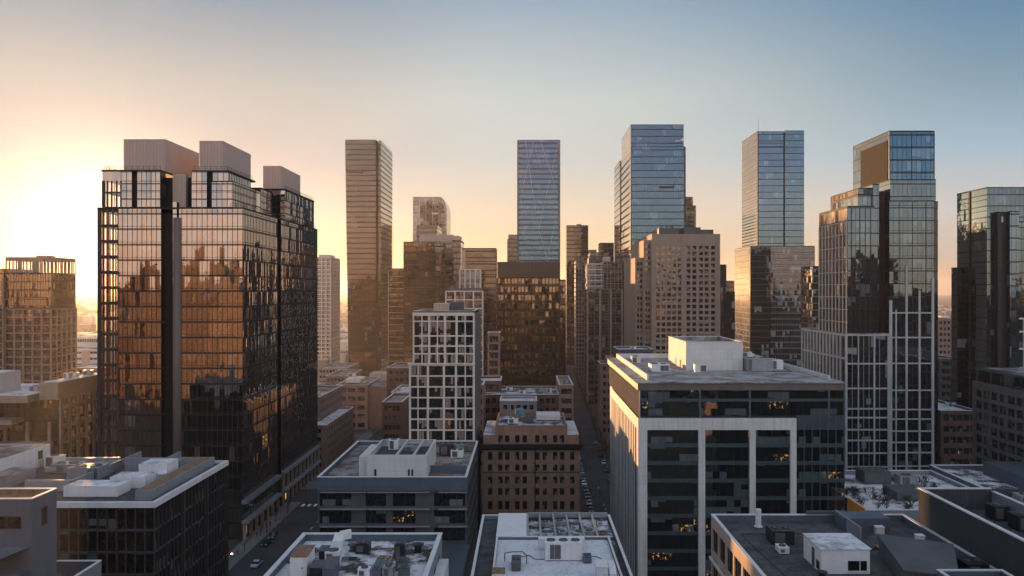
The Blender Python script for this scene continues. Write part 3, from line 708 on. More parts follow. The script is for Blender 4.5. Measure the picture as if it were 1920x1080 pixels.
# ------------------------------------------------------------------ RIGHT: stepped tower with a pale grid over its lower floors
def stepped_tower():
    T = thing('stepped_tower', 'tall stepped glass tower with a pale stone grid over its lower floors', 'office tower', (118, 300, 0))
    y0 = 270.
    block(T, 102, 110.4, y0, 296, 0, 96.5, g_R3, top=m_dark)
    block(T, 110.4, 112.4, y0+1.2, 296, 0, 103.6, g_R3, top=m_dark)
    block(T, 106, 110.4, y0+2, 294, 96.85, 100.5, g_R3, top=m_dark)
    block(T, 112.4, 115.2, y0+3.2, 300, 0, 101.5, m_dark, name='recess_wall', top=m_black)
    block(T, 115.2, 129.2, y0, 297, 0, 98.2, g_R3, top=m_dark)
    block(T, 117, 131.6, y0+3.6, 300, 98.55, 105.4, g_R3, top=m_dark)
    block(T, 129.2, 131.8, y0+2.6, 300, 0, 98.2, g_R3d, top=m_dark)
    q = MB(); q.box(121.55, 121.7, 286.6, 309.5, 98.7, 120.5); q.build('dark_reflection_panel', plain('painted_dark_reflection', (.018, .016, .016), .75, .2, .4, joints=(1.5, 2.0, .14), spec=.05), T)  # dark reflection of a neighbouring tower put into the panel colour
    q = MB(); q.box(107.3, 107.5, 275, 300, 96.6, 102.7); q.box(101.85, 102, 270.05, 295.9, 56.6, 96.4); q.build('flank_glazing', g_flank, T)
    block(T, 121.7, 136.8, 285.5, 317, 98.6, 123.2, g_blue, top=m_dark, mull=(6.9, 60, .2, .2, .15, 'f'))
    p = MB(); p.box(121.6, 122.0, 285.2, 285.5, 98.6, 123.2); p.build('corner_post', m_blue, T)
    block(T, 107.5, 112.4, 275, 300, 0, 102.8, g_R3, top=m_dark)
    # podium left of the main shaft
    block(T, 100.8, 114.6, y0-1.0, 311, 0, 56.2, g_R3d, name='podium_glass', top=m_snow3)
    fr = MB()
    # front grid of the podium
    zs = [56.0, 47.0, 39.2, 32.8, 30.0, 26.2, 22.8, 18.8, 14.5]
    for x, wv in ((101.05, .7), (104.9, .3), (109.9, .5), (114.3, .5)):
        fr.box(x-wv/2, x+wv/2, y0-1.45, y0-1.0, 0, 56.3)
    for k, z in enumerate(zs):
        fr.box(101.4, 114.05, y0-1.35, y0-1.0, z-.25, z+.25)
    fr.build('stone_grid', m_frame2, T)
    th = MB()
    for x in (103, 106.6, 108.3, 111.6): th.box(x-.1, x+.1, y0-1.2, y0-1.0, 10, 56)
    th.build('mullions', m_grey, T)
    fl = MB()
    for y in steps(y0+2.5, 310.5, 3.1): fl.box(100.4, 100.8, y-.28, y+.28, 0, 56.2)
    for z in (56.0, 48.6, 39.5): fl.box(100.5, 100.8, y0-.6, 311, z-.3, z+.3)
    fl.build('stone_grid', m_frame, T)
    # main shaft grid
    gr = MB()
    for x, wv, zt in ((115.5, .9, 67), (117.2, .4, 64), (120.5, .6, 78), (124.6, .6, 70), (128.8, .8, 74)):
        gr.box(x-wv/2, x+wv/2, y0-.4, y0, 0, zt)
    for z in (63.0, 55.2, 47.0, 38.5, 32.4, 29.4, 25.6, 22, 18.8, 14.5): gr.box(115.95, 128.4, y0-.32, y0, z-.22, z+.22)
    gr.build('stone_grid', m_frame2, T)
    g2 = MB()
    for x in (103.2, 105.8, 107.6, 109.3): g2.box(x-.07, x+.07, y0-.12, y0, 56.5, 96)
    for x in (118.5, 122.5, 126.7): g2.box(x-.07, x+.07, y0-.12, y0, 0, 98)
    for z in steps(57, 97, 4): g2.box(115.3, 129.1, y0-.06, y0, z-.06, z+.06)
    g2.build('mullions', m_mull, T)
    f2 = MB()
    for y in steps(y0+.5, 295.5, 3.1): f2.box(101.6, 102, y-.22, y+.22, 56.5, 92)
    for z in steps(60, 92, 4): f2.box(101.75, 102, y0, 296, z-.12, z+.12)
    f2.build('stone_fins', m_frame, T)
    lo = MB()
    for x in (131.9, 135.2, 138.0): lo.box(x-.25, x+.25, y0-2, y0-1.5, 0, 15)
    lo.box(129, 138.2, y0-2.1, y0-1.5, 14.6, 15.3); lo.box(129, 138.2, y0-2.0, y0-1.5, 8.2, 8.8); lo.build('stone_grid', m_frame2, T)
    lb = MB(); lb.box(129.2, 138, y0-1.5, 300, 0, 15); lb.build('podium_glass', g_R3d, T)
stepped_tower()

# ------------------------------------------------------------------ skyline towers
def t1():
    T = thing('bronze_tower', 'slender bronze glass tower with a dark corner slot, standing alone against the sunset', 'skyscraper', (-115, 665, 0))
    z = 183.3; yf, yb = 640., 694.
    xa, xb, xc, xd = -135.2, -112.2, -110.2, -108.2
    a0 = -132.5
    mb = MB()
    mb.face([(a0, yf, 0), (xb, yf, 0), (xb, yf, z), (xa, yf, z)]); mb.face([(a0, yb, 0), (a0, yf, 0), (xa, yf, z), (xa, yb, z)]); mb.face([(xb, yb, 0), (a0, yb, 0), (xa, yb, z), (xb, yb, z)])
    mb.build('glass_facade', g_T1, T)
    mb = MB(); mb.box(xb, xc+.2, yf+1.2, yb, 0, z-2.5, skip='b'); mb.build('corner_slot', m_dark, T)
    mb = MB(); mb.box(xc, -101.5-6.7+0, yf+.4, yb, 0, z-.6, skip='b'); mb.build('glass_facade', g_T1, T)
    mb = MB(); mb.face([(xa, yf, z), (xb, yf, z), (xb, yb, z), (xa, yb, z)]); mb.build('roof', m_felt, T)
    b = MB(); bars(b, 'f', yf, xa+.7, xb, 2, z, (), [k*3.9 for k in range(1, 46, 2)], .2, .3, .15); b.box(xa+1, xb-9, yf-.3, yf, 158.2, 159.4)
    bars(b, 'r', xd, yf+.4, yb, 2, z-1, (), [k*3.9 for k in range(1, 46)], .2, .4, .15); b.build('floor_bands', m_dark, T)
t1()

def t2():
    D = 900.
    T = thing('curved_tower', 'pale hazy tower whose flat top curves down at the right', 'skyscraper', (X(805, D), D+25, 0))
    x0, x1 = X(774, D), X(837.5, D); zt = Z(369, D); rad = X(837.5, D)-X(824, D)
    pts = [(x0, 0), (x1, 0)]
    for k in range(9):
        a = k/8*math.pi/2; pts.append((x1-rad+rad*math.cos(a), zt-rad*2.1+rad*2.1*math.sin(a)))
    pts.append((x0, zt)); n = len(pts); mb = MB()
    mb.face([(x, D, z) for x, z in pts]); mb.face([(x, D+50, z) for x, z in reversed(pts)])
    for k in range(n):
        (a, b), (c, d) = pts[k], pts[(k+1) % n]; mb.face([(c, D, d), (a, D, b), (a, D+50, b), (c, D+50, d)])
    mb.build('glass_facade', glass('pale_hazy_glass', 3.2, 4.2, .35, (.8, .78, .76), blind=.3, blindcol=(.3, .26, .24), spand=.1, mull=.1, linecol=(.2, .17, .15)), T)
    b = MB()
    for k in range(1, 5): x = x0+(x1-x0)*k/5.2; b.box(x-.25, x+.25, D-.4, D, 0, zt-1)
    b.build('fins', m_taupe, T)
    s = MB(); s.box(X(810, D), X(820.5, D), D-.5, D, Z(402, D), Z(399, D)); s.build('roof_sign', m_sign, T)
t2()
def simple(name, label, cat, D, px0, px1, py, mat, depth=40, side=None, top=None, group=None, extra=None, mull=None, par=0, mmat=None, base=0):
    x0, x1 = X(px0, D), X(px1, D); zt = Z(py, D)
    T = thing(name, label, cat, ((x0+x1)/2, D+depth/2, 0), group)
    block(T, x0, x1, D, D+depth, base, zt, mat, top=top or m_dark, mull=mull, par=par, mmat=mmat)
    if extra: extra(T, x0, x1, D, depth, zt)
    return T
def mech(*boxes, mat=None):
    """plant boxes on a roof, as (from, to, height) shares of the front's width"""
    def f(T, x0, x1, D, depth, zt):
        mb = MB()
        for a, b, h in boxes: mb.box(x0+(x1-x0)*a, x0+(x1-x0)*b, D+depth*.15, D+depth*.8, zt+.3, zt+h)
        mb.build('roof_plant', mat or m_dkgrey, T)
    return f
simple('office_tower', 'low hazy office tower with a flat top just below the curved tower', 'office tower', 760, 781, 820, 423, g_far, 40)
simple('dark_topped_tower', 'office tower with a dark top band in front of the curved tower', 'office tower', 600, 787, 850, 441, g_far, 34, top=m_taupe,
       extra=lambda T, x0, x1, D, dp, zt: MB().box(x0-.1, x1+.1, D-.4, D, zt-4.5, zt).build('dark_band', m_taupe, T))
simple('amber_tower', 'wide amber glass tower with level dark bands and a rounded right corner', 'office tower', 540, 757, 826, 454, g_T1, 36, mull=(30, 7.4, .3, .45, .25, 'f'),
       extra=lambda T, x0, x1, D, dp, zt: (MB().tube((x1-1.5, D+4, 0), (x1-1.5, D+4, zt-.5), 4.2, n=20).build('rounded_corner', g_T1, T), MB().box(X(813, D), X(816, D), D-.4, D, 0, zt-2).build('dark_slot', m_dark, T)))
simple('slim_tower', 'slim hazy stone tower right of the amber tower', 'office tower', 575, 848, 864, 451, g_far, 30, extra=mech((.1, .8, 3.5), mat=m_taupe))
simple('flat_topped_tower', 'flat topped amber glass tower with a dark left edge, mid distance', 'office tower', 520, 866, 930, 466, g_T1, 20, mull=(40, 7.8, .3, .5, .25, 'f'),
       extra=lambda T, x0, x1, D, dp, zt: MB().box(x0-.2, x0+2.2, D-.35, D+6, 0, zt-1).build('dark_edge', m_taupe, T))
simple('striped_tower', 'slim tower with upright white stripes in front of the flat topped amber tower', 'apartment tower', 500, 862, 901, 505, g_T5b, 14, mull=(3.4, 50, .7, .5, .35, 'f'), mmat=m_frame)
simple('gridded_tower', 'pale gridded tower standing right behind the white gridded block', 'apartment tower', 460, 836, 905, 546, g_T5, 18, mull=(4.9, 4.6, .8, .6, .4, 'f'), mmat=m_frame, extra=mech((.06, .3, 3), (.35, .95, 1.8), mat=m_dkgrey))
def l1():
    D = 700.; T = thing('pale_banded_tower', 'pale banded apartment tower just right of the broad amber glass tower', 'apartment tower', (X(608, D), D+20, 0))
    x0, x1 = X(594, D), X(620, D); zt = Z(483, D)
    block(T, x0, x1, D, D+34, 0, zt, g_L1, top=m_frame, mull=(3.6, 3.4, .9, .9, .35, 'fr'), mmat=m_frame)
    p = MB(); p.box(x0+1, x1-2, D+3, D+24, zt+.3, zt+2.5); p.build('roof_plant', m_frame, T)
l1()
simple('brown_banded_tower', 'brown office tower with thin white level lines, right of the bronze tower', 'office tower', 560, 728, 758, 507, g_brn, 28, mull=(7, 3.9, .35, .35, .2, 'fr'), mmat=m_taupe, extra=mech((.1, .9, 1.5)))
def t3():
    D = 720.; T = thing('braced_tower', 'slab-like blue glass tower with level stripes and faint diagonal braces', 'skyscraper', (X(1010, D), D+20, 0))
    x0, x1 = X(970.5, D), X(1049.5, D); zt = Z(263, D)
    block(T, x0, x1, D, D+36, 0, zt, g_T3, top=m_dark)
    b = MB(); b.box(x0-.4, x0+1.2, D-.5, D+36, 0, zt); b.box(x1-1.2, x1+.4, D-.5, D+36, 0, zt); b.build('edge_fins', m_grey2, T)
    b = MB()
    def dg(a, z1_, c, z2_): b.tube((X(a, D), D-.35, Z(z1_, D)), (X(c, D), D-.35, Z(z2_, D)), .12, n=5)
    dg(1047, 265, 1010, 430); dg(1013, 263, 1049, 375); dg(985, 265, 1005, 400); dg(1000, 268, 978, 360); dg(1049, 375, 1030, 470); dg(1010, 430, 1030, 500)
    b.build('diagonal_braces', m_steel, T)
t3()
simple('office_tower', 'stone office tower peeking out left of the blue braced tower', 'office tower', 730, 951, 972, 449, g_far, 25, extra=mech((.1, .95, 4.5), mat=m_taupe))
def t4():
    D = 370.; T = thing('brown_office_block', 'dark brown office block with a ribbed top, below the blue braced tower', 'office building', (X(990, D), D+14, 0))
    x0, x1 = X(933, D), X(1048, D); zt = Z(491, D)
    block(T, x0, x1, D, D+28, 0, zt-7, g_brn, top=m_dark, mull=(2.9, 3.6, .3, .3, .3, 'fr'), mmat=m_dark)
    p = MB(); p.box(x0-.1, x1+.1, D-.3, D+28, zt-6.6, zt); p.build('ribbed_top', plain('ribbed_brown_metal', (.075, .05, .04), .5, .1, .3, joints=(1.5, 60, .2)), T)
    for x in (x0-.3, x1): 
        q = MB(); q.box(x, x+.3, D-.6, D+1, 0, zt-7); q.build('edge_fin', m_dark, T)
t4()
def r1():
    D = 520.; T = thing('blue_skyscraper', 'tallest blue glass skyscraper, its left flank catching the sunset', 'skyscraper', (X(1233, D), D+45, 0))
    x0, x1 = X(1183, D), X(1284, D); zt = Z(234, D)
    block(T, x0, x1, D, D+52, 0, zt-13.5, g_blue, top=m_dark)
    block(T, x0, x1-.6, D+.6, D+51, zt-13.1, zt, g_blue, top=m_dark)
    block(T, x0+1.4, x0+6, D+52, D+60, 0, zt-9, m_dark, name='dark_slot', top=m_dark)
    block(T, x0, x1-5, D+60, D+97, 0, zt-13, g_blue, top=m_dark)
    b = MB(); b.box(x1-.3, x1+.5, D-.4, D+1, 0, zt-13.5); b.box(x0-.15, x0+.4, D-.4, D, 0, zt-13.5); b.box(X(1236, D), X(1264, D), D-.3, D, Z(353, D), Z(349, D))
    bars(b, 'l', x0, D, D+52, 4, zt-15, (), steps(4, zt-16, 4.2), .2, .5, .2); b.build('dark_trim', m_mull, T)
    s = MB(); s.box(X(1276, D), X(1278.2, D), D-.5, D, Z(265, D), Z(261, D)); s.box(X(1279, D), X(1281, D), D-.5, D, Z(265, D), Z(259, D)); s.box(X(1266, D), X(1275, D), D-.4, D, Z(265, D), Z(263.6, D)); s.build('roof_sign', m_sign, T)
r1()
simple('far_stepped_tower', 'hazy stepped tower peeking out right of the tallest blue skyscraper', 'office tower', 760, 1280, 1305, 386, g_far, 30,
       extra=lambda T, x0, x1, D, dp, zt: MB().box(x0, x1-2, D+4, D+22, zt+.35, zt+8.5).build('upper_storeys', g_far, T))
def r2():
    D = 560.; T = thing('pale_blue_skyscraper', 'pale blue skyscraper rising from a wider dark glass base', 'skyscraper', (X(1450, D), D+20, 0))
    x0, x1 = X(1421, D), X(1507, D); zt = Z(246, D); xm = X(1470, D)
    block(T, x0, xm-.4, D, D+41, 0, zt-.4, g_pale, top=m_dark); block(T, xm+.4, x1, D-.8, D+41, 0, zt, g_pale, top=m_dark)
    b = MB(); b.box(xm-.4, xm+.4, D+.6, D+41, 0, zt-1); b.box(x0-.2, x0+.3, D-.3, D+.5, 0, zt); b.build('dark_slot', m_dark, T)
    b = MB(); b.box(x0+.4, xm-.5, D-.25, D, Z(276, D), Z(274.5, D)); b.box(x0+.4, xm-.5, D-.25, D, Z(269, D), Z(268, D))
    bars(b, 'l', x0, D, D+41, 70, zt, (), steps(99, zt, 4.2), .2, .5, .2); b.build('floor_bands', m_mull, T)
    an = MB(); an.tube((x0+.5, D+1, zt), (x0+.5, D+1, zt+10), .12, .05); an.build('antenna', m_dark, T)
    E = 540.; a, c = X(1407, E), X(1527, E)
    block(T, a, c, E, E+41, 0, Z(462, E), g_R2b, name='base_glass', top=m_dark, mull=(40, 3.7, .3, .3, .25, 'f'), mmat=m_grey2)
    q = MB(); q.box(a-.3, a+12.6, E-1, E+1, 0, Z(462, E)-.2); q.build('dark_corner', g_R3d, T)
    q = MB(); bars(q, 'f', E-1, a, a+12.4, 4, 96, (), steps(4, 96, 3.7), .2, .3, .15); q.build('floor_bands', m_grey2, T)
r2()
simple('banded_office_block', 'small banded office block tucked right of the pale blue skyscraper base', 'office building', 460, 1524, 1536, 500, g_R2b, 20)
def r4():
    D = 300.; T = thing('dark_glass_tower', 'dark glass tower cut by the right edge, its flank glowing orange', 'office tower', (185, D+14, 0))
    x0 = X(1863, D)+4
    zt = Z(350, D)
    block(T, x0-4.2, 215, D+4, D+25, 0, zt, g_R3, top=m_dark)
    block(T, x0+4.6, 215, D, D+4, 0, zt-12.5, g_R3, top=m_dark)
    block(T, x0-1.6, x0+1.4, D+1.6, D+4, 0, zt-9, m_black, name='dark_slot', top=m_dark)
    block(T, x0+1.4, x0+4.6, D-.6, D+3.9, 0, zt-9, g_pale, top=m_dark)
    b = MB(); b.box(x0-4.5, x0-4.2, D+15, D+16, 0, zt); bars(b, 'l', x0-4.2, D+4, D+25, 4, zt, (), steps(30, zt, 4), .2, .18, .12); b.build('floor_bands', m_mull, T)
    s = MB(); s.box(x0-.35, x0+.15, D+1.4, D+1.6, zt-12.4, zt-10.4); s.build('lit_sign', m_sign, T)
    block(T, x0-7.6, x0-4.2, D+18, D+22.5, 0, Z(503, D+18), g_R3d, top=m_dark)
    f = MB()
    for x in (171.2, 175.2, 178.5, 182): f.box(x-.3, x+.3, D-.5, D, 0, 60.5)
    for z in (60.2, 55.6, 49.6, 42.8, 30): f.box(171.5, 190, D-.4, D, z-.3, z+.3)
    f.build('stone_grid', m_frame, T)
r4()

# ------------------------------------------------------------------ stone and brick towers
def b1():
    D = 420.; T = thing('stone_tower', 'tan stone office tower with square punched windows, stepped down at its left', 'office tower', (80, 450, 0))
    x0, x1 = X(1222, D), X(1350, D); zt = Z(439, D)
    cols = [X(p, D) for p in (1233.7, 1244, 1254.5, 1264, 1274.5, 1290.7, 1302, 1314.5, 1325, 1337)]
    rows = [zt-7.5-2.9*k for k in range(26)]
    rects = grid(cols, 1.9, [r for r in rows], 1.75)
    mb = MB(); wall(mb, 'f', D, x0, x1, 0, zt, rects, .45)
    lr = grid([D+4+k*3.4 for k in range(18)], 1.7, rows, 1.7)
    wall(mb, 'l', x0, D, D+64, 0, zt, lr, .4)
    mb.face([(x1, D, 0), (x1, D+64, 0), (x1, D+64, zt), (x1, D, zt)]); mb.face([(x1, D+64, 0), (x0, D+64, 0), (x0, D+64, zt), (x1, D+64, zt)])
    # centre pilaster and fluted left edge
    mb.build('wall', m_tan, T)
    p = MB(); xm = X(1282, D); p.box(xm-1.3, xm+1.3, D-.4, D, 0, zt-1); p.box(x0, x0+.7, D-.5, D, 0, zt); p.box(x1-.9, x1, D-.4, D, 0, zt); p.build('pilaster', m_tan, T)
    roof(T, x0, x1, D, D+64, zt, 1.2, .6, m_tan, m_felt)
    windows(T, [('f', D, r) for r in rects]+[('l', x0, r) for r in lr], g_pun2, m_dark, 1, .42)
    q = MB(); q.box(X(1238, D), X(1277, D), D+5, D+26, zt-1, zt+3.2); q.box(X(1284, D), X(1316, D), D+3, D+22, zt-1, zt+3.6); q.box(X(1318, D), X(1342, D), D+5, D+20, zt-1, zt+2.6); q.build('roof_plant', m_dkgrey, T)
    for (a, c, py, y0) in ((1207, 1222, 450, 426), (1191, 1207, 483, 432)):
        xa, xc = X(a, y0), X(c, y0)-.02; z = Z(py, y0); w = MB()
        rr = grid([xa+(xc-xa)*.35, xa+(xc-xa)*.72], 1.1, [z-4-2.9*k for k in range(22)], 1.7)
        wall(w, 'f', y0, xa, xc, 0, z, rr, .35); w.face([(xa, y0+50, 0), (xa, y0, 0), (xa, y0, z), (xa, y0+50, z)]); w.face([(xa, y0, z), (xc, y0, z), (xc, y0+50, z), (xa, y0+50, z)])
        w.face([(xc, y0+50, 0), (xa, y0+50, 0), (xa, y0+50, z), (xc, y0+50, z)])
        w.build('stepped_wing', m_tan, T)
        mbw = MB()
        for r in rr: mbw.face([(r[0], y0+.33, r[2]), (r[1], y0+.33, r[2]), (r[1], y0+.33, r[3]), (r[0], y0+.33, r[3])])
        mbw.build('wing_windows', g_pun2, T)
b1()
def c1():
    D = 525.; T = thing('grey_pier_tower', 'grey tower of upright piers by the street, below paler banded blocks', 'office tower', (X(1135, D), D+12, 0))
    x0, x1 = X(1101, D), X(1167, D); zt = Z(543, D)
    block(T, x0, x1, D, D+24, 0, zt, g_far, top=m_snow3, par=1.0, cap=m_tan, mull=(4.0, 3.8, .6, .35, .4, 'f'), mmat=m_dkgrey)
    p = MB()
    for px in (1101.5, 1125, 1145, 1166): p.box(X(px, D)-.6, X(px, D)+.6, D-.8, D, 0, zt)
    p.build('stone_piers', m_tan, T)
c1()
simple('white_banded_block', 'white banded office block above the grey pier tower', 'office tower', 565, 1101, 1131, 495, g_L1, 18, mull=(30, 3.6, .3, 1.1, .4, 'f'), mmat=m_frame, extra=mech((.1, .6, 4), mat=m_dkgrey))
simple('stone_office_block', 'square stone office block beside the white banded one', 'office tower', 558, 1131.5, 1166, 491, g_far, 18, mull=(2.2, 3.6, .5, .5, .3, 'f'), mmat=m_tan, extra=mech((.05, .4, 3.5), mat=m_frame))
simple('office_tower', 'flat tower tucked against the flank of the tallest blue skyscraper', 'office tower', 660, 1126, 1151, 456, g_far, 20)
simple('low_tower', 'low wide tower left of the tallest blue skyscraper', 'office tower', 640, 1106, 1150, 474, g_far, 20, extra=mech((.0, .3, 2.5), mat=m_tan))
simple('plain_brown_tower', 'plain brown slab tower standing alone right of the blue braced tower', 'office tower', 800, 1062, 1103, 423, g_T1, 30, extra=mech((.45, .7, 1.8), mat=m_taupe))
simple('narrow_brick_tower', 'narrow brown tower with a ragged top at the street side', 'office tower', 700, 1080, 1100.5, 489, g_far, 24, mull=(2.3, 3.4, .7, .6, .35, 'f'), mmat=m_brick3, extra=mech((.0, .3, 2.2), (.5, .8, 3.5), mat=m_brick3))
simple('narrow_brick_tower', 'small brown tower in the gap right of the dark brown office block', 'office tower', 500, 1049, 1061, 525, g_brn, 20)
simple('dark_tower', 'dark tower in the gap right of the tan stone tower', 'office tower', 520, 1340, 1362, 497, g_R3d, 20)
simple('dark_tower', 'lower dark tower left of the pale blue skyscraper base', 'office tower', 480, 1356, 1378, 548, g_R3d, 20)
simple('office_tower', 'hazy office block in the gap left of the pale blue skyscraper', 'office building', 700, 1361, 1377, 527, g_far, 20)

def t5():
    D = 241.; T = thing('white_grid_block', 'white gridded apartment block with brown glass, set back above mid height', 'apartment building', (X(830, D), D+13, 0))
    x0, x1 = X(768.5, D), X(889, D); zm = Z(683, D); zt = Z(586, D); xa, xb = X(774.5, D), X(889.5, D)
    block(T, x0, x1, D, D+27, 0, zm, g_T5, top=m_snow3)
    block(T, xa, x1-.2, D+.5, D+26, zm+.35, zt, g_T5, top=m_dark)
    gw = MB(); gw.box(x1, x1+.5, D+.2, D+27, 0, zt-.6); gw.build('flank_wall', m_grey2, T)
    f = MB()
    for px, wv in ((769, .55), (784, .3), (802.5, .6), (832.5, .6), (855, .6), (872.5, .3), (888.5, .6)): f.box(X(px, D)-wv/2, X(px, D)+wv/2, D-.5, D, 0, zm)
    for k in range(21): z = zm-.25-3.05*k; f.box(x0+.1, x1-.1, D-.34, D, z-.2, z+.2)
    f.box(x0-.5, x1+.3, D-.9, D+.2, zm, zm+.35)
    f.build('stone_frame', m_frame, T)
    f = MB()
    for px, wv in ((775.2, .4), (791, .3), (804.5, .6), (820, .3), (834.5, .6), (856, .6), (872, .3), (888.3, .5)): f.box(X(px, D)-wv/2, X(px, D)+wv/2, D+.05, D+.5, zm+.36, zt-.9)
    for py in (602.5, 630, 649, 663.5): z = Z(py, D); f.box(xa+.1, x1-.2, D+.18, D+.5, z-.2, z+.2)
    f.box(xa-.2, x1+.1, D-.15, D+.5, zt-.9, zt); f.build('stone_frame', m_frame, T)
    roof(T, xa, x1-.2, D+.5, D+26, zt+.36, .01, .4, m_frame, m_snow3)
    q = MB(); q.box(X(806, D), X(836, D), D+10, D+22, zt, zt+2.4); q.build('roof_plant', m_taupe, T)
    q = MB(); q.box(X(838, D), X(862, D), D+12, D+18, zt, zt+2.9); q.build('roof_plant', m_dkgrey, T)
t5()

def k1():
    D = 243.; T = thing('brick_building', 'brown brick building with rows of black windows and a dark cornice, by the street', 'brick building', (1.6, 256, 0))
    x0, x1, yb = -12.2, 15.5, 270.; zc = Z(833, D); za = Z(799, D); zc2 = zc-1.1
    cols = [X(p, D) for p in (919, 938, 951, 970, 984, 1007.5, 1021.5, 1041, 1054, 1073)]
    rects = []
    for py, h in ((855, 2.25), (877, 1.8), (900, 2.0), (922, 1.95), (947.5, 2.4), (972, 2.3), (996, 2.4)):
        z = Z(py, D); rects += grid(cols, 1.22, [z-h/2], h)
    mb = MB(); wall(mb, 'f', D, x0, x1, 0, zc2, rects, .35)
    sr = grid(lin(D+2, yb-2, 7), 1.3, [Z(p, D)-1 for p in (855, 877, 900, 922, 947, 972)], 2)
    wall(mb, 'r', x1, D, yb, 0, zc2, sr, .35); wall(mb, 'l', x0, D, yb, 0, zc2, sr, .35); mb.face([(x1, yb, 0), (x0, yb, 0), (x0, yb, zc2), (x1, yb, zc2)]); mb.build('wall', m_brick, T)
    c = MB(); c.box(x0-.9, x1+.9, D-.9, yb+.9, zc2, zc); c.box(x0-.4, x1+.4, D-.4, yb+.4, zc2-.5, zc2); c.box(2.6, 2.9, D-.2, D, 2, zc2-.5); c.build('cornice', m_dark, T)
    s = MB(); s.box(x0-.05, x1+.05, D-.12, D, Z(885, D)-.25, Z(885, D)+.1); s.box(x0-.05, x1+.05, D-.12, D, Z(963, D)-.25, Z(963, D)+.1); s.build('string_course', m_brick2, T)
    windows(T, [('f', D, r) for r in rects]+[('r', x1, r) for r in sr], g_pun, m_black, 1, .3)
    # attic storey, side roofs
    ax, bx = X(929, D), X(1064, D); mb = MB(); ar = grid([X(p, D) for p in (938, 951, 970, 984, 1007.5, 1021.5, 1041, 1054)], 1.22, [Z(824, D)-1], 2.1)
    wall(mb, 'f', D+.5, ax, bx, zc, za, ar, .35)
    mb.face([(ax, yb-1, zc), (ax, D+.5, zc), (ax, D+.5, za), (ax, yb-1, za)]); mb.face([(bx, D+.5, zc), (bx, yb-1, zc), (bx, yb-1, za), (bx, D+.5, za)]); mb.face([(bx, yb-1, zc), (ax, yb-1, zc), (ax, yb-1, za), (bx, yb-1, za)])
    mb.build('attic_wall', m_brick, T)
    windows(T, [('f', D+.5, r) for r in ar], g_pun, m_black, 1, .3)
    roof(T, ax, bx, D+.5, yb-1, za, .9, .4, m_brick3, m_snow2)
    sd = MB(); sd.box(x0+.2, ax, D+.3, yb-1, zc, zc+2.6); sd.box(bx, x1-.2, D+.3, yb-1, zc, zc+2.6); sd.build('attic_wall', m_brick, T)
    sd = MB(); sd.box(x0+.2, ax, D+.3, yb-1, zc+2.6, zc+2.75); sd.box(bx, x1-.2, D+.3, yb-1, zc+2.6, zc+2.75); sd.build('roof', m_snow, T)
k1()

def lowrise(name, label, x0, x1, y0, y1, zt, wmat, cols=6, rows=4, ww=1.5, wh=1.7, fl=3.6, rmat=None, par=.8, faces='f', scols=8, wmat2=None, cat='building', extra=None, limit=60, bars_=1, cap=None, top=1.4):
    T = thing(name, label, cat, ((x0+x1)/2, (y0+y1)/2, 0)); mb = MB(); L = []
    zs = [zt-top-wh-k*fl for k in range(rows) if zt-top-wh-k*fl > .8]
    for fc in 'flr':
        c = {'f': y0, 'l': x0, 'r': x1}[fc]; a, b = (x0, x1) if fc == 'f' else (y0, y1)
        rr = grid(lin(a+.8, b-.8, cols if fc == 'f' else scols), ww, zs, wh) if fc in faces else []
        wall(mb, fc, c, a, b, 0, zt, rr, .3); L += [(fc, c, r) for r in rr]
    mb.face([(x1, y1, 0), (x0, y1, 0), (x0, y1, zt), (x1, y1, zt)]); mb.build('wall', wmat, T)
    roof(T, x0, x1, y0, y1, zt, par, .4, cap or m_cap, rmat or m_snow3, wmat)
    windows(T, L, wmat2 or g_pun, m_dark, bars_, .27, limit=limit)
    if extra: extra(T, zt)
    return T

# rows of low brick and stone buildings in the middle distance
lowrise('brick_building', 'low dark brick building behind the brown brick one, snowy plant on its roof', X(905, 318), X(1048, 318), 318, 346, Z(740, 318), m_brick2, 12, 6, 1.5, 1.9, rmat=m_snow2)
lowrise('stone_building', 'narrow grey building at the street corner with a snow rimmed roof', X(1048.5, 318), X(1075, 318), 318, 352, Z(722, 318), m_brick3, 3, 8, 1.5, 1.9, faces='fr')
lowrise('white_roofed_building', 'small pale building with a white roof edge behind the brown brick one', X(937, 302), X(1007, 302), 302, 316, Z(752, 302), m_grey, 5, 4, 1.4, 1.6, rmat=m_snow)
lowrise('brick_building', 'reddish brick building with a snowy roof right of the white gridded block', X(889, 312), X(936, 312), 334, 352, Z(714, 334), m_brick2, 4, 6, rmat=m_snow)
lowrise('brick_tower', 'narrow brick tower with white window frames left of the dark brown office block', X(914, 358), X(937, 358), 358, 368, Z(624, 358), m_brick3, 3, 14, 1.25, 2.5, 3.4, faces='f', limit=60)
lowrise('stone_building', 'plain stone building just right of the white gridded block', X(890, 300), X(906, 300), 300, 316, Z(722, 300), m_brick3, 2, 8)
lowrise('terraced_building', 'pinkish office terrace with window rows beside the broad amber tower, higher step', -108, -84, 348, 392, 26.5, m_brick3, 5, 6, 1.4, 1.6, faces='fr', scols=14, rmat=m_snow3)
lowrise('terraced_building', 'pinkish office building with window rows beside the broad amber tower, lower step', -96, -77.6, 333, 386, 17.4, m_brick3, 4, 5, 1.4, 1.6, 3.3, faces='fr', scols=17, rmat=m_snow)
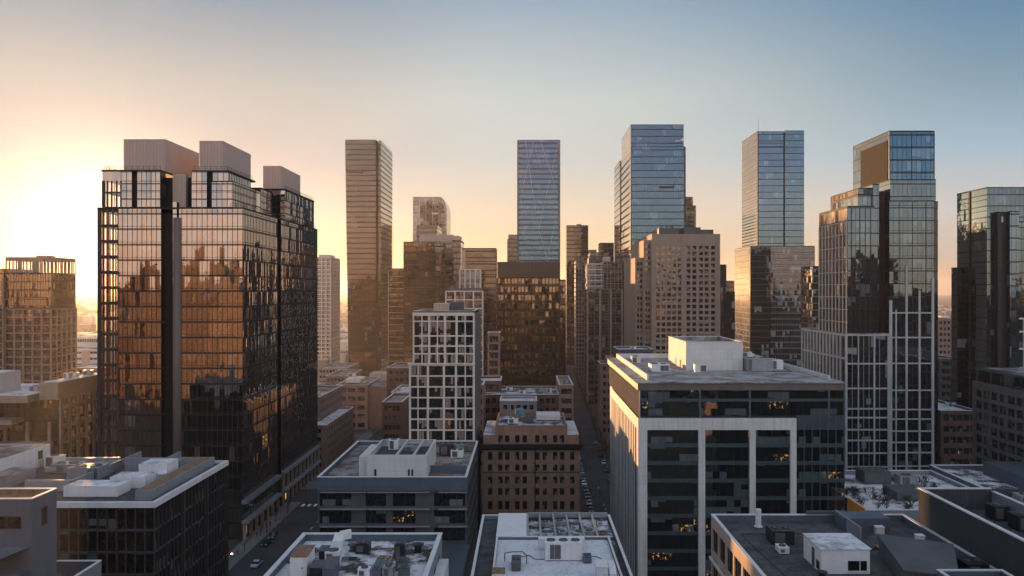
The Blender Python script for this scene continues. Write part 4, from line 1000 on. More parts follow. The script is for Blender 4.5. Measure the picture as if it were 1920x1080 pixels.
lowrise('office_building', 'brown office building with wide strip windows and a snowy roof beyond the terrace', X(630, 430), X(689, 430), 430, 470, Z(722, 430), m_brick3, 3, 5, 3.6, 2.2, 4.4, faces='f', rmat=m_snow3,
        extra=lambda T, zt: (MB().box(X(640, 430), X(668, 430), 440, 455, zt, zt+2).build('roof_plant', m_frame, T), MB().box(X(689, 430)+.02, X(727, 430), 433, 464, 0, zt-1.2).build('wing', m_brick3, T), MB().box(X(689, 430)+.02, X(727, 430), 433, 464, zt-1.2, zt-.9).build('wing_roof', m_snow3, T)))
lowrise('brick_building', 'small dark brick building left of the white gridded block', X(716, 322), X(754, 322), 322, 350, Z(754, 322), m_brick2, 4, 6, 1.3, 1.9, rmat=m_snow3)
lowrise('brick_building', 'taller brick building with a snowy roof touching the left of the white gridded block', X(733, 352), X(775, 352), 352, 380, Z(736, 352), m_brick3, 5, 6, rmat=m_snow)
lowrise('brick_building', 'brown block under the brown banded tower, its roof dusted with snow', X(725, 420), X(790, 420), 420, 450, Z(690, 420), m_brick2, 6, 8)
lowrise('stone_building', 'hazy low block at the foot of the pale banded tower', X(596, 560), X(650, 560), 560, 600, Z(690, 560), m_tan, 8, 5)
lowrise('stone_building', 'hazy low block with a snow patched roof in front of the bronze tower', X(610, 500), X(655, 500), 500, 540, Z(705, 500), m_brick3, 6, 5)
lowrise('brick_building', 'brick corner building by the street left of the white-framed block, snow on its roof', X(1119, 420), X(1200, 420), 400, 416, Z(680, 405), m_brick3, 9, 10, 1.2, 1.9, faces='fl', scols=6, rmat=m_snow3,
        extra=lambda T, zt: MB().box(X(1136, 405), X(1162, 405), 404, 412, zt-.8, zt+3.0).build('roof_plant', m_brick3, T))
lowrise('stone_building', 'low dark building with a snowy roof edge behind the white-framed block', X(1158, 365), X(1225, 365), 365, 384, Z(655, 365), m_dkgrey, 6, 6, rmat=m_snow)
lowrise('brick_building', 'dark brick building with a white snowy roof right of the stepped glass tower', X(1764, 300), X(1835, 300), 300, 330, Z(770, 300), m_brick2, 5, 7, 2.0, 2.2, 3.9, rmat=m_snow)
lowrise('stone_building', 'grey gridded block in the gap right of the stepped glass tower', X(1762, 380), X(1800, 380), 380, 410, Z(672, 380), m_dkgrey, 4, 12, 1.6, 1.8, 3.4)
lowrise('brick_building', 'brown brick block far down the gap right of the stepped glass tower', X(1758, 520), X(1800, 520), 520, 550, Z(598, 520), m_brick3, 5, 10)
lowrise('white_building', 'small white building with a window row in the gap left of the broad amber tower', X(143, 640), X(186, 640), 640, 670, Z(632, 640), m_white2, 9, 3, 1.6, 2.4, 6)
lowrise('white_building', 'low white building with a brown panel in the gap left of the broad amber tower', X(130, 560), X(184, 560), 560, 590, Z(655, 560), m_white2, 7, 4, 2.6, 1.5, 4,
        extra=lambda T, zt: MB().box(X(153, 560), X(169, 560), 559.7, 560, zt-9.5, zt-.6).build('brown_panel', m_taupe, T))
lowrise('stone_building', 'tan low block with a snowy roof in front of the small white buildings', X(120, 470), X(190, 470), 470, 500, Z(690, 470), m_tan, 8, 4, rmat=m_snow)

def l2():
    D = 420.; T = thing('gridded_office_tower', 'orange lit office tower with a pale grid at the far left', 'office tower', (-245, 435, 0))
    x1 = X(96, D); x0 = -290; zt = Z(482, D)
    # top storey is open glazing: the sky shows through it
    xm = X(10, D)
    block(T, xm, x1, D, D+23, 0, zt-8, g_L2, top=m_dark)
    block(T, x0, xm-.1, D-1.5, D+30, 0, Z(505, D), g_L2, top=m_dark)
    f = MB()
    for x in steps(xm, x1, 4.6): f.box(x-.4, x+.4, D-.6, D, 0, Z(580, D))
    for y in steps(D+4.6, D+23, 4.6): f.box(x1, x1+.5, y-.4, y+.4, 0, Z(580, D))
    for k in range(24):
        z = Z(580, D)-3.9*k
        if z > 2: f.box(xm, x1, D-.4, D, z-.3, z+.3); f.box(x1, x1+.35, D, D+23, z-.3, z+.3)
    for x in steps(x0, xm, 3.6): f.box(x-.35, x+.35, D-2.1, D-1.5, 0, Z(520, D))
    for k in range(26):
        z = Z(540, D)-3.9*k
        if z > 2: f.box(x0, xm-.2, D-1.9, D-1.5, z-.22, z+.22)
    f.build('brown_grid', m_brick3, T)
    b = MB(); bars(b, 'f', D, xm, x1, Z(580, D), zt-8, steps(xm, x1, 1.3), steps(Z(578, D), zt-8, 3.9), .16, .3, .2); b.build('mullions', m_mull, T)
    t = MB(); z0 = zt-7.6
    for x in steps(xm+.2, x1-.2, 1.75): t.box(x-.26, x+.26, D+.1, D+.5, z0, zt-1.8); t.box(x-.26, x+.26, D+22.5, D+22.9, z0, zt-1.8)
    for y in steps(D+2, D+21, 1.75): t.box(x1-.4, x1-.05, y-.26, y+.26, z0, zt-1.8)
    for x in (xm+7, xm+15): t.box(x-.9, x+.9, D+.05, D+.55, z0, zt-1.8)
    t.box(xm, x1, D, D+23, zt-1.8, zt); t.box(xm+14, xm+19, D+2, D+10, zt, zt+.9); t.build('crown_frame', m_brick3, T)
    gl = MB(); gl.face([(xm, D+.25, z0), (x1, D+.25, z0), (x1, D+.25, zt-1.2), (xm, D+.25, zt-1.2)]); gl.build('crown_glazing', m_clear, T)
l2()

def l3():
    T = thing('terraced_office', 'beige terraced office with stacked roof slabs left of the broad amber tower', 'office building', (-165, 276, 0))
    xr = -144.6; y0, y1 = 258., 292.
    def slab(x0, x1, a, b, z0, z1, nm='terrace_slab', m=m_beige): q = MB(); q.box(x0, x1, a, b, z0, z1); q.build(nm, m, T)
    core = MB(); core.box(-190, xr-.6, y0+7.6, y1, 0, 36, skip='b'); core.build('glazing', g_brn, T)
    slab(-190, -150.5, y0, y1, 36, 38.2); slab(-150.4, xr, y0+6, y1+4, 36.2, 41.5, 'parapet_wall')
    sn = MB(); sn.box(-189.5, -151, y0+.5, y1-.5, 38.2, 38.3); sn.box(-150, xr-.4, y0+6.4, y1+3.6, 41.5, 41.6); sn.build('roof', m_snow, T)
    q = MB(); q.box(-190, -162, y0+4, y0+16, 38.3, 44.5); o = q.build('penthouse', m_white2, T)
    q = MB(); q.box(-189.7, -162.3, y0+4.3, y0+15.7, 44.5, 44.6); q.build('roof', m_snow, o)
    slab(-190, -156, y0+1, y0+7.6, 29.2, 30.6); slab(-190, -160, y0-3, y0+7.6, 27.4, 29.1, m=m_tan)
    slab(-190, -147, y0-1.5, y0+7.6, 21.3, 23.2, 'canopy'); slab(-190, -159, y0-6, y0+7.6, 20.2, 21.4, 'canopy', m_tan)
    cs = MB(); cs.box(-158, -147.5, y0-1, y0+7.4, 23.2, 23.3); cs.box(-189, -161, y0-2.5, y0+7, 30.6, 30.7); cs.build('slab_snow', m_snow3, T)
    p = MB()
    for x in steps(-189, -147.8, 6.8): p.box(x-.5, x+.5, y0+6.6, y0+7.6, 0, 21.3); p.box(x-.35, x+.35, y0+6.6, y0+7.6, 23.2, 29.2)
    p.build('piers', m_beige, T)
    p = MB()
    for y in steps(y0+8.4, y1, 5.2): p.box(xr-.6, xr, y-.7, y+.7, 0, 36.2)
    for z in (33.4, 27.4, 22.6): p.box(xr-.6, xr-.1, y0+7.6, y1, z-.6, z+.6)
    p.build('stone_frame', m_beige, T)
l3()

def f12():
    T = thing('brown_grid_building', 'dark brown gridded office cut by the right edge under a glassy top', 'office building', (145, 234, 0))
    x0, ya, yb, zt = 133., 206., 254., 43.2
    mb = MB(); rr = [(a, a+w_, z, z+2.3) for z in [zt-4.4-3.35*k for k in range(12)] for a, w_ in [(ya+.8+4.2*k, 3.5) for k in range(11)]]
    wall(mb, 'l', x0, ya, yb, 0, zt, rr, .45); wall(mb, 'f', ya, x0, 175, 0, zt, [], .4)
    mb.face([(x0, ya, zt), (175, ya, zt), (175, yb, zt), (x0, yb, zt)]); mb.build('wall', plain('dark_taupe_stone', (.15, .125, .11), .8, .15, .3, .3), T)
    windows(T, [('l', x0, r) for r in rr], g_F12, m_black, 1, .4, key=lambda t: (t[2][0]-200)-t[2][2]*.2)
    b = MB(); b.box(x0+.9, 175, ya, yb-1.5, zt, zt+3.4); b.build('glass_top', g_dk, T)
    b = MB(); b.box(x0+.3, 175, ya-.5, yb-1, zt+3.4, zt+4.0); b.build('roof', m_teal, T)
    s = MB(); s.box(x0+3, 174, ya+2, yb-3, zt+4.0, zt+4.1); s.build('roof_snow', m_snow3, T)
f12()

# ------------------------------------------------------------------ near roofs along the bottom of the view
def f1():
    T = thing('grey_clad_building', 'blue-grey clad building with a black strip window at the bottom left corner', 'building', (-72, 113, 0))
    x1, y0, y1, zt = -63.6, 110., 115.8, 43.1
    mb = MB(); rr = [(-70.8, -65, 39.2, 40.9)]; wall(mb, 'f', y0, -92, x1, 0, zt, rr, .3); rs = [(112.2, 113.7, 38.9, 41.4)]; wall(mb, 'r', x1, y0, y1, 0, zt, rs, .3)
    mb.face([(x1, y1, 0), (-92, y1, 0), (-92, y1, zt), (x1, y1, zt)]); mb.build('wall', m_f1, T)
    roof(T, -92, x1, y0, y1, zt, .7, .22, m_cap, m_copper, m_copper)
    windows(T, [('f', y0, rr[0]), ('r', x1, rs[0])], g_dk, m_black, 2, .2)
    w = MB()
    w.face([(-76, 100, 34.2), (-66.5, 104, 36.2), (-63.8, 109.9, 37.0), (-76, 109.9, 37.0)]); w.box(-76, -64, 100, 109.9, 20, 34); w.build('lower_wing', m_blue, T)
f1()
def f2():
    T = thing('dark_glass_building', 'dark glass office block with a white roof edge and many white plant boxes', 'office building', (-79, 157, 0))
    x0, x1, y0, y1, zt = -122, -60.8, 140., 174.5, 35.3
    mb = MB(); mb.box(x0+.5, x1-.5, y0+.5, y1-.5, 0, zt-1.2, skip='b'); mb.build('core', m_black, T)
    L = []
    for k in range(9):
        z = zt-4.4-3.65*k
        if z < 1: break
        for a, b in ((-79.5, -77.2), (-76.6, -67.2), (-66.9, -61.1)): L.append(('f', y0, (a, b, z, z+3.2)))
        for a, b in ((140.4, 151.8), (152.2, 163), (163.4, 174.2)): L.append(('r', x1, (a, b, z, z+3.2)))
    windows(T, L, g_dk, m_black, None, .25)
    sp = MB(); ps = MB()
    for k in range(9):
        z = zt-4.4-3.65*k
        if z < 1: break
        sp.box(x0, x1-.1, y0+.1, y0+.5, z-.42, z); sp.box(x1-.5, x1-.1, y0+.5, y1, z-.42, z)
    sp.build('spandrel_bands', m_teal, T)
    for x in steps(-79.6, x1-.1, 1.55): ps.box(x-.06, x+.06, y0-.1, y0+.3, 0, zt-1)
    for y in steps(y0+1.5, y1, 1.55): ps.box(x1-.3, x1+.1, y-.06, y+.06, 0, zt-1)
    for y in (152, 163.2): ps.box(x1-.3, x1+.15, y-.25, y+.25, 0, zt-1)
    ps.box(-77.2, -76.6, y0-.15, y0+.3, 0, zt-1); ps.build('mullions', m_mull, T)
    fs = MB(); fs.box(x0, x1+.15, y0-.15, y0+.6, zt-.9, zt); fs.box(x1-.6, x1+.15, y0+.6, y1, zt-.9, zt); fs.box(x0, x1-.6, y1-.6, y1, zt-.9, zt); fs.build('roof_edge', m_cap, T)
    r = MB(); r.face([(x0, y0+.6, zt-.5), (x1-.6, y0+.6, zt-.5), (x1-.6, y1-.6, zt-.5), (x0, y1-.6, zt-.5)]); r.build('roof', m_felt, T)
    # raised roof strips: tan decked walk with pale upstands
    d = MB(); d.box(-65.4, -62.6, 143, 168, zt-.5, zt+1.2); d.box(-70, -62.6, 168, 172, zt-.5, zt+1.2); d.build('raised_walk', m_grey, T)
    d = MB(); d.box(-65.1, -63.0, 143.3, 167.8, zt+1.2, zt+1.26); d.box(-68, -63, 168.3, 171.7, zt+1.2, zt+1.26); d.build('walk_deck', m_copper, T)
    d = MB(); d.box(-78, -69.6, 166, 166.4, zt-.5, zt+2.2); d.box(-78, -77.6, 166.4, 172.6, zt-.5, zt+2.2); d.box(-70, -69.6, 166.4, 172.6, zt-.5, zt+2.2); d.build('screen_wall', m_grey, T)
    d = MB(); d.box(-88, -80, 150, 150.4, zt-.5, zt+1.4); d.box(-80.4, -80, 150.4, 173, zt-.5, zt+1.2); d.build('screen_wall', m_steel, T)
    p = MB(); p.box(-118, -96.8, 142, 173.9, zt-.6, zt+3.5); o = p.build('penthouse', m_white2, T)
    q = MB(); q.box(-117.6, -97.2, 142.4, 173.5, zt+3.5, zt+3.6); q.build('roof', m_snow3, o); q = MB(); q.box(-96.79, -96.7, 169.5, 171, zt+1.2, zt+2.8); q.build('window', m_black, o)
    p = MB(); p.box(-112, -92.6, 147, 161.5, zt-.5, zt+1.3); o = p.build('plant_room', m_grey, T); q = MB(); q.box(-111.8, -92.8, 147.2, 161.3, zt+1.3, zt+1.38); q.build('roof', m_snow3, o)
f2()
def f3():
    T = thing('low_parapet_building', 'low building with an open pale parapet at the bottom left edge', 'building', (-66, 122.5, 0))
    x0, x1, y0, y1, zt = -70.5, -62.6, 118.4, 126, 30.1
    mb = MB(); mb.box(x0, x1, y0, y1, 0, zt, skip='t'); mb.build('wall', m_grey, T)
    roof(T, x0, x1, y0, y1, zt, 1.6, .3, m_cap, m_felt, m_blue)
f3()
def f4():
    T = thing('snowy_roof_building', 'building with a half snowy flat roof crowded with plant, bottom left of centre', 'building', (-22, 106, 0))
    x0, x1, y0, y1, zt = -32., -12., 88., 123., 35.
    mb = MB(); rr = [(a, a+2.6, z, z+2.2) for z in (31, 27.4, 23.8) for a in (92, 97, 102, 107, 112, 117)]
    wall(mb, 'r', x1, y0, y1, 0, zt, rr, .3); mb.box(x0, x1, y0, y1, 0, zt, skip='tr'); mb.build('wall', m_grey, T)
    windows(T, [('r', x1, r) for r in rr], g_dk, m_black, 1, .25)
    roof(T, x0, x1, y0, y1, zt, .95, .5, m_cap, m_snow2, m_blue)
    e = MB(); e.box(x1, x1+1.3, y0, y1-4, 30.2, 32.6); e.build('ledge', m_cap, T)
f4()
def f5():
    T = thing('blue_grey_building', 'blue-grey office block with a white windowless rooftop box and lit windows', 'office building', (-30, 215, 0))
    x0, x1, y0, y1, zt = -46.8, -13.2, 192., 238., 28.
    groups = [(-46.4, -39.2), (-36, -31.4), (-29.9, -24.8), (-20.6, -13.6)]
    rr = []; zs = [zt-3.3-3.3, zt-3.3-3.3-3.9, zt-14.4, zt-18.3, zt-22.2]
    for z in zs: rr += [(a, b, z, z+3.0) for a, b in groups]
    mb = MB(); wall(mb, 'f', y0+.4, x0, x1, 0, zt-3.0, rr, .25); mb.build('wall', m_dkgrey, T)
    windows(T, [('f', y0+.4, r) for r in rr], g_win5, m_black, 3, .2)
    sr = [(a, a+3.6, z, z+2.7) for z in zs for a in [y0+2+4.3*k for k in range(10)]]
    mb = MB(); wall(mb, 'r', x1, y0+.4, y1, 0, zt-.02, sr, .25); wall(mb, 'l', x0, y0+.4, y1, 0, zt-.02, sr, .25); mb.face([(x1, y1, 0), (x0, y1, 0), (x0, y1, zt-.02), (x1, y1, zt-.02)]); mb.build('wall', m_dkgrey, T)
    windows(T, [('r', x1, r) for r in sr]+[('l', x0, r) for r in sr], g_dk, m_black, 2, .2)
    b = MB(); b.box(x0-.1, x1+.1, y0-.1, y0+.4, zt-3.0, zt); b.build('blue_fascia', m_blue, T)
    b = MB()
    for z in (zt-3.35, zt-7.2, zt-11.1): b.box(x0+.6, x0+11, y0-.35, y0+.4, z-.12, z+.12); b.box(-35.5, -21.5, y0-.35, y0+.4, z-.12, z+.12); b.box(-19.5, x1+.2, y0-.35, y0+.4, z-.12, z+.12)
    b.build('sun_shade', m_grey, T)
    roof(T, x0, x1, y0, y1, zt, 1.1, .4, m_cap, m_snow3, m_blue, .1)
    p = MB(); p.box(-36.3, -22.6, y0+3.5, y0+24, zt-1.1, zt+4.2, skip='t'); o = p.build('rooftop_box', m_white2, T)
    roof_ = MB(); roof_.box(-36.3, -22.6, y0+3.5, y0+3.9, zt+4.2, zt+4.35); roof_.box(-36.3, -22.6, y0+23.6, y0+24, zt+4.2, zt+4.35); roof_.box(-36.3, -35.9, y0+3.9, y0+23.6, zt+4.2, zt+4.35); roof_.box(-23, -22.6, y0+3.9, y0+23.6, zt+4.2, zt+4.35); roof_.build('coping', m_white2, o)
    f = MB(); f.face([(-36.2, y0+3.6, zt+2.6), (-22.7, y0+3.6, zt+2.6), (-22.7, y0+23.9, zt+2.6), (-36.2, y0+23.9, zt+2.6)]); f.build('roof', m_felt, o)
    f = MB(); f.box(-30, -29.7, y0+3.9, y0+23.6, zt+3.6, zt+4.2); f.box(-26, -25.7, y0+3.9, y0+23.6, zt+3.6, zt+4.2); f.build('beam', m_white2, o)
    for a, c in ((-34.6, -34.1), (-26.9, -26.5), (-26.1, -25.7)): d = MB(); d.box(a, c, y0+3.42, y0+3.5, zt-.4, zt+1.1); d.build('door', m_black, o)
    p = MB(); p.box(-38.6, -36.32, y0+6, y0+22, zt-1.1, zt+3.5); p.build('rooftop_annex', m_white2, T)
    p = MB(); p.box(-38.3, -37.9, y0+22, y1-.6, zt-1.1, zt+.9); p.build('screen_wall', m_blue, T)
    p = MB(); p.box(-22.4, -14, y0+9, y0+9.4, zt-1.1, zt+.8); p.build('screen_wall', m_blue, T)
    p = MB(); p.box(-22.4, -18.6, y0+.5, y0+9, zt-1.08, zt-1.0); p.build('roof_deck', m_copper, T)
    # lower wing at the right towards the viewer
    p = MB(); p.box(-20, x1+.4, y0-26, y0-.12, 0, 12.6); o = p.build('lower_wing', m_teal, T); q = MB(); q.box(-20.2, x1+.6, y0-26.2, y0-.12, 12.6, 13); q.build('roof', m_blue, o)
f5()
def f6():
    T = thing('white_roof_building', 'building with a white membrane roof and a bay of open beams, bottom centre', 'building', (4, 134, 0))
    x0, x1, y0, y1, zt = -7.6, 15.0, 112., 152., 30.
    mb = MB(); mb.box(x0, x1, y0, y1, 0, zt, skip='t'); mb.build('wall', m_grey, T)
    # left ledge walk and outer wall
    roof(T, x0, x1, y0, y1, zt, .6, .3, m_cap, m_felt, m_grey)
    d = MB(); d.box(-4.6, 13.3, y0+.4, 135.6, zt-.6, zt+.9, skip='t'); d.build('upstand', m_grey, T)
    d = MB(); d.face([(-4.3, y0+.5, zt+.5), (13, y0+.5, zt+.5), (13, 135.3, zt+.5), (-4.3, 135.3, zt+.5)]); d.build('membrane_roof', patchy('white_membrane', (.80, .81, .83), (.58, .60, .63), .3, .6, .3, bump=.15, seams=1.8), T)
    d = MB(); d.box(-4.6, 13.3, 135.3, 135.6, zt+.9, zt+1.05); d.box(-4.6, -4.3, y0+.4, 135.3, zt+.9, zt+1.05); d.box(13, 13.3, y0+.4, 135.3, zt+.9, zt+1.05); d.build('coping', m_cap, T)
    d = MB(); d.box(-4.7, .2, 136, 151.2, zt-.6, zt+.6); d.build('plant_box', m_acwhite, T)
    b = MB()
    for x in (.4, 2.5, 4.9, 7.2, 9.5, 11.7): b.box(x-.16, x+.16, 136.2, 151.2, zt-.1, zt+.55)
    b.box(.4, 14.5, 151.2, 151.6, zt-.2, zt+.62); b.build('open_beams', m_steel, T)
    t = MB(); t.box(.5, 14.4, 136.2, 151.1, zt-.58, zt-.5); t.build('well_floor', m_snow2, T)
f6()
def f8():
    T = thing('dark_roof_building', 'building with a dark gravel roof and a sunlit pinkish window wall, bottom right', 'building', (45, 112, 0))
    x0, x1, y0, y1, zt = 28.2, 57.4, 88., 129.5, 36.
    mb = MB(); rr = [(a, a+3.7, z, z+3.4) for z in (30.9, 26.5, 22.1) for a in [y0+.7+4.55*k for k in range(9)]]
    wall(mb, 'l', x0, y0, y1, 0, zt, rr, .45); mb.box(x0, x1, y0, y1, 0, zt, skip='tl'); mb.build('wall', plain('pink_stone', (.50, .37, .30), .75, .12, .3, .2), T)
    windows(T, [('l', x0, r) for r in rr], g_dk, m_dark, 2, .3)
    lp = MB(); lp.box(x0-.35, x0, y0, y1, 29.4, 29.75); lp.box(x0-.35, x0, y0, y1, 25.2, 25.5); lp.build('string_course', m_frame, T)
    roof(T, x0, x1, y0, y1, zt, .85, .4, m_cap, m_felt, m_blue, .04)
    # pitched dark annex and side walls
    a = MB(); a.prism([(44.5, 100), (49.5, 98), (54, 108), (46.6, 112.5)], zt-.85, zt+1.1); o = a.build('roof_annex', m_grey2, T)
    c = MB(); c.face([(44.3, 99.8, zt+1.3), (49.7, 97.7, zt+1.3), (54.3, 108.2, zt+1.9), (46.5, 112.8, zt+1.9)]); c.face([(44.3, 99.8, zt+1.1), (46.5, 112.8, zt+1.1), (46.5, 112.8, zt+1.9), (44.3, 99.8, zt+1.3)]); c.face([(44.3, 99.8, zt+1.1), (44.3, 99.8, zt+1.3), (49.7, 97.7, zt+1.3), (49.7, 97.7, zt+1.1)])
    c.build('roof', m_dkgrey, o)
    w = MB(); w.box(46.6, 46.9, 119, 128.6, zt-.85, zt+1.0); w.build('screen_wall', m_grey, T)
    w = MB(); w.box(42.5, 48.5, 128.7, 129.3, zt+.3, zt+.7); w.build('roof_beam', m_dkgrey, T)
    w = MB(); w.box(46.4, 53, 124, 128, zt-.85, zt+.9); w.build('low_roof', m_blue, T)
f8()
def f9():
    T = thing('walled_roof_building', 'grey ribbed roof enclosure with pale wall tops at the bottom right corner', 'building', (72, 112, 0))
    x0, x1, y0, y1, zt = 57.6, 110., 92., 125., 41.
    mb = MB(); mb.box(x0, x0+.3, y0, y1, 0, zt); mb.box(x0+.3, x1, y1-.3, y1, 0, zt); mb.build('wall', m_grey3, T)
    mb = MB(); mb.box(68.2, 68.5, y0, y1-.3, 36, zt-.4); mb.box(68.5, x1, y0, y1-.3, 36, zt-1.2); mb.build('inner_wall', m_grey, T)
    c = MB(); c.box(x0-.1, x0+.45, y0, y1+.1, zt, zt+.16); c.box(x0+.45, 68.1, y1-.4, y1+.1, zt, zt+.16); c.box(68.1, 68.6, y0, y1+.1, zt-.39, zt-.25); c.build('coping', m_cap, T)
    f = MB(); f.face([(x0+.3, y0, 38), (68.2, y0, 38), (68.2, y1-.3, 38), (x0+.3, y1-.3, 38)]); f.build('roof', m_felt, T)
    f = MB(); f.face([(68.5, y0, zt-1.19), (x1, y0, zt-1.19), (x1, y1-.3, zt-1.19), (68.5, y1-.3, zt-1.19)]); f.build('roof', m_snow3, T)
    U = thing('walled_roof_building', 'small dark parapet roof at the very bottom right corner', 'building', (60, 91, 0))
    mb = MB(); mb.box(46.8, 54.2, 84, 97, 0, 38.2, skip='t'); mb.build('wall', m_grey2, U); roof(U, 46.8, 54.2, 84, 97, 38.2, 1.4, .25, m_cap, m_felt, m_blue)
f9()
def f10():
    T = thing('snow_terrace_building', 'low building with a snow covered roof terrace overgrown with bare bushes', 'building', (90, 204, 0))
    x0, x1, y0, y1, zt = 73.4, 107., 184., 225., 22.6
    mb = MB(); mb.box(x0, x1, y0, y1, 0, zt, skip='t'); mb.build('wall', m_grey, T); roof(T, x0, x1, y0, y1, zt, 1.0, .6, m_cap, patchy('terrace_snow', SNOW, (.07, .06, .055), .36, .52, .16), m_grey)
    o = MB(); o.box(x0-.3, x0-.02, y0, y0+9.8, 19, zt+.4); o.build('painted_sunlight_wall', plain('orange_sunlight_paint', (.80, .30, .05), .7, .1), T)  # low-sun orange put into the wall paint; the face itself stands in shade
    p = MB(); p.box(x0+12, x0+18, 196, 204, zt-.9, zt+1.1); p.build('stair_head', m_dkgrey, T)
    U = thing('flat_roof_building', 'blue-grey flat roof with snow patches beyond the terrace at the right edge', 'building', (120, 205, 0))
    mb = MB(); mb.box(107.4, 132.5, 187, 227, 0, 23.6, skip='t'); mb.build('wall', m_blue, U); roof(U, 107.4, 132.5, 187, 227, 23.6, 1.0, .6, m_cap, m_snow2, m_blue)
    p = MB(); p.box(118, 130, 196, 220, 22.7, 26.0); p.build('roof_plant_room', m_blue, U)
f10()

# ------------------------------------------------------------------ rooftop machines: each one a thing standing on its roof
def ac_unit(label, x, y, z, w, d, h, mat=None, rz=0., group=None, fans=2, front=True, name='air_handler', cat='air conditioner', grille=(.12, .55), snow=False):
    mat = mat or m_acwhite
    T = thing(name, label, cat, (x, y, z), group, rz)
    def P(mb, nm, m, par=T, sm=False): return mb.build(nm, m, par, (0, 0, 0), sm)
    f = .12; c = MB(); e = .04
    c.box(-w/2, w/2, -d/2, d/2, f, h-.06); c.box(-w/2-e, w/2+e, -d/2-e, d/2+e, h-.06, h)
    for k in range(1, max(2, int(w/1.1))): u = -w/2+w*k/max(2, int(w/1.1)); c.box(u-.02, u+.02, -d/2-.025, -d/2, f+.05, h-.08)
    P(c, 'casing', mat)
    if snow: q_ = MB(); q_.box(-w/2+.1, w/2-.1, -d/2+.1, d/2-.1, h, h+.07); P(q_, 'snow_cap', m_snow)
    for yy in (-d/2+.1, d/2-.2): b = MB(); b.box(-w/2+.05, w/2-.05, yy, yy+.1, 0, f); P(b, 'base_rail', m_black)
    if front:
        g_ = MB(); a0, a1 = -w/2+w*grille[0], -w/2+w*grille[1]; n = max(4, int((h-.5)/.13))
        g_.box(a0, a1, -d/2-.012, -d/2-.002, f+.18, h-.22)
        P(g_, 'grille', m_black)
        g_ = MB()
        for k in range(n): zz = f+.18+(h-.4-f)*(k+.5)/n; g_.box(a0-.03, a1+.03, -d/2-.05, -d/2-.014, zz-.02, zz+.02)
        P(g_, 'louvres', m_steel)
    for k in range(fans):
        cx = -w/2+w*(k+.5)/fans; r_ = min(w/fans, d)*.36; r2 = MB()
        for j in range(14):
            a, a2 = 2*math.pi*j/14, 2*math.pi*(j+1)/14
            p = [(cx+r_*math.cos(t), r_*math.sin(t)) for t in (a, a2)]; q = [(cx+r_*.86*math.cos(t), r_*.86*math.sin(t)) for t in (a, a2)]
            r2.face([(*p[0], h), (*p[1], h), (*p[1], h+.16), (*p[0], h+.16)]); r2.face([(*q[1], h), (*q[0], h), (*q[0], h+.16), (*q[1], h+.16)]); r2.face([(*p[0], h+.16), (*p[1], h+.16), (*q[1], h+.16), (*q[0], h+.16)])
        r2.face([(cx+r_*.86*math.cos(2*math.pi*j/14), r_*.86*math.sin(2*math.pi*j/14), h+.03) for j in range(14)])
        for j in range(3): a = math.pi*j/3; r2.box(cx-r_*.85*abs(math.cos(a))-.02, cx+r_*.85*abs(math.cos(a))+.02, -r_*.85*abs(math.sin(a))-.02, r_*.85*abs(math.sin(a))+.02, h+.1+j*.01, h+.108+j*.01)
        P(r2, 'fan_guard', m_dkgrey)
    return T
def cabinet(label, x, y, z, w, d, h, mat, top, rz=0., slope=.25, door=True, group=None):
    T = thing('plant_cabinet', label, 'plant cabinet', (x, y, z), group, rz); c = MB()
    c.face([(-w/2, -d/2, 0), (w/2, -d/2, 0), (w/2, -d/2, h-slope), (-w/2, -d/2, h-slope)]); c.face([(w/2, -d/2, 0), (w/2, d/2, 0), (w/2, d/2, h), (w/2, -d/2, h-slope)])
    c.face([(w/2, d/2, 0), (-w/2, d/2, 0), (-w/2, d/2, h), (w/2, d/2, h)]); c.face([(-w/2, d/2, 0), (-w/2, -d/2, 0), (-w/2, -d/2, h-slope), (-w/2, d/2, h)])
    c.build('casing', mat, T, (0, 0, 0))
    t = MB(); e = .08
    t.face([(-w/2-e, -d/2-e, h-slope), (w/2+e, -d/2-e, h-slope), (w/2+e, d/2+e, h), (-w/2-e, d/2+e, h)]); t.face([(-w/2-e, -d/2-e, h-slope), (-w/2-e, -d/2-e, h-slope+.1), (w/2+e, -d/2-e, h-slope+.1), (w/2+e, -d/2-e, h-slope)][::-1])
    t.face([(-w/2-e, -d/2-e, h-slope+.1), (w/2+e, -d/2-e, h-slope+.1), (w/2+e, d/2+e, h+.1), (-w/2-e, d/2+e, h+.1)]); t.face([(w/2+e, -d/2-e, h-slope), (w/2+e, d/2+e, h), (w/2+e, d/2+e, h+.1), (w/2+e, -d/2-e, h-slope+.1)])
    t.build('lid', top, T, (0, 0, 0))
    if door: q = MB(); q.box(-w*.3, w*.3, -d/2-.03, -d/2, .1, h-slope-.2); o = q.build('door', mat, T, (0, 0, 0)); q = MB(); q.box(w*.2, w*.26, -d/2-.08, -d/2-.03, h*.4, h*.46); q.build('handle', m_black, o, (0, 0, 0))
    return T
def vent(label, x, y, z, r, h, mat=None, group=None, hood=True, name='roof_vent'):
    T = thing(name, label, 'roof vent', (x, y, z), group); mat = mat or m_steel
    c = MB(); c.tube((0, 0, 0), (0, 0, h), r, n=12); c.tube((0, 0, 0), (0, 0, .12), r*1.5, n=12); c.build('pipe', mat, T, (0, 0, 0))
    if hood: c = MB(); c.tube((0, 0, h*.92), (0, 0, h*1.1), r*1.7, r*1.7, n=12); c.tube((0, 0, h*1.1), (0, 0, h*1.28), r*1.7, r*.3, n=12); c.build('hood', mat, T, (0, 0, 0))
    return T
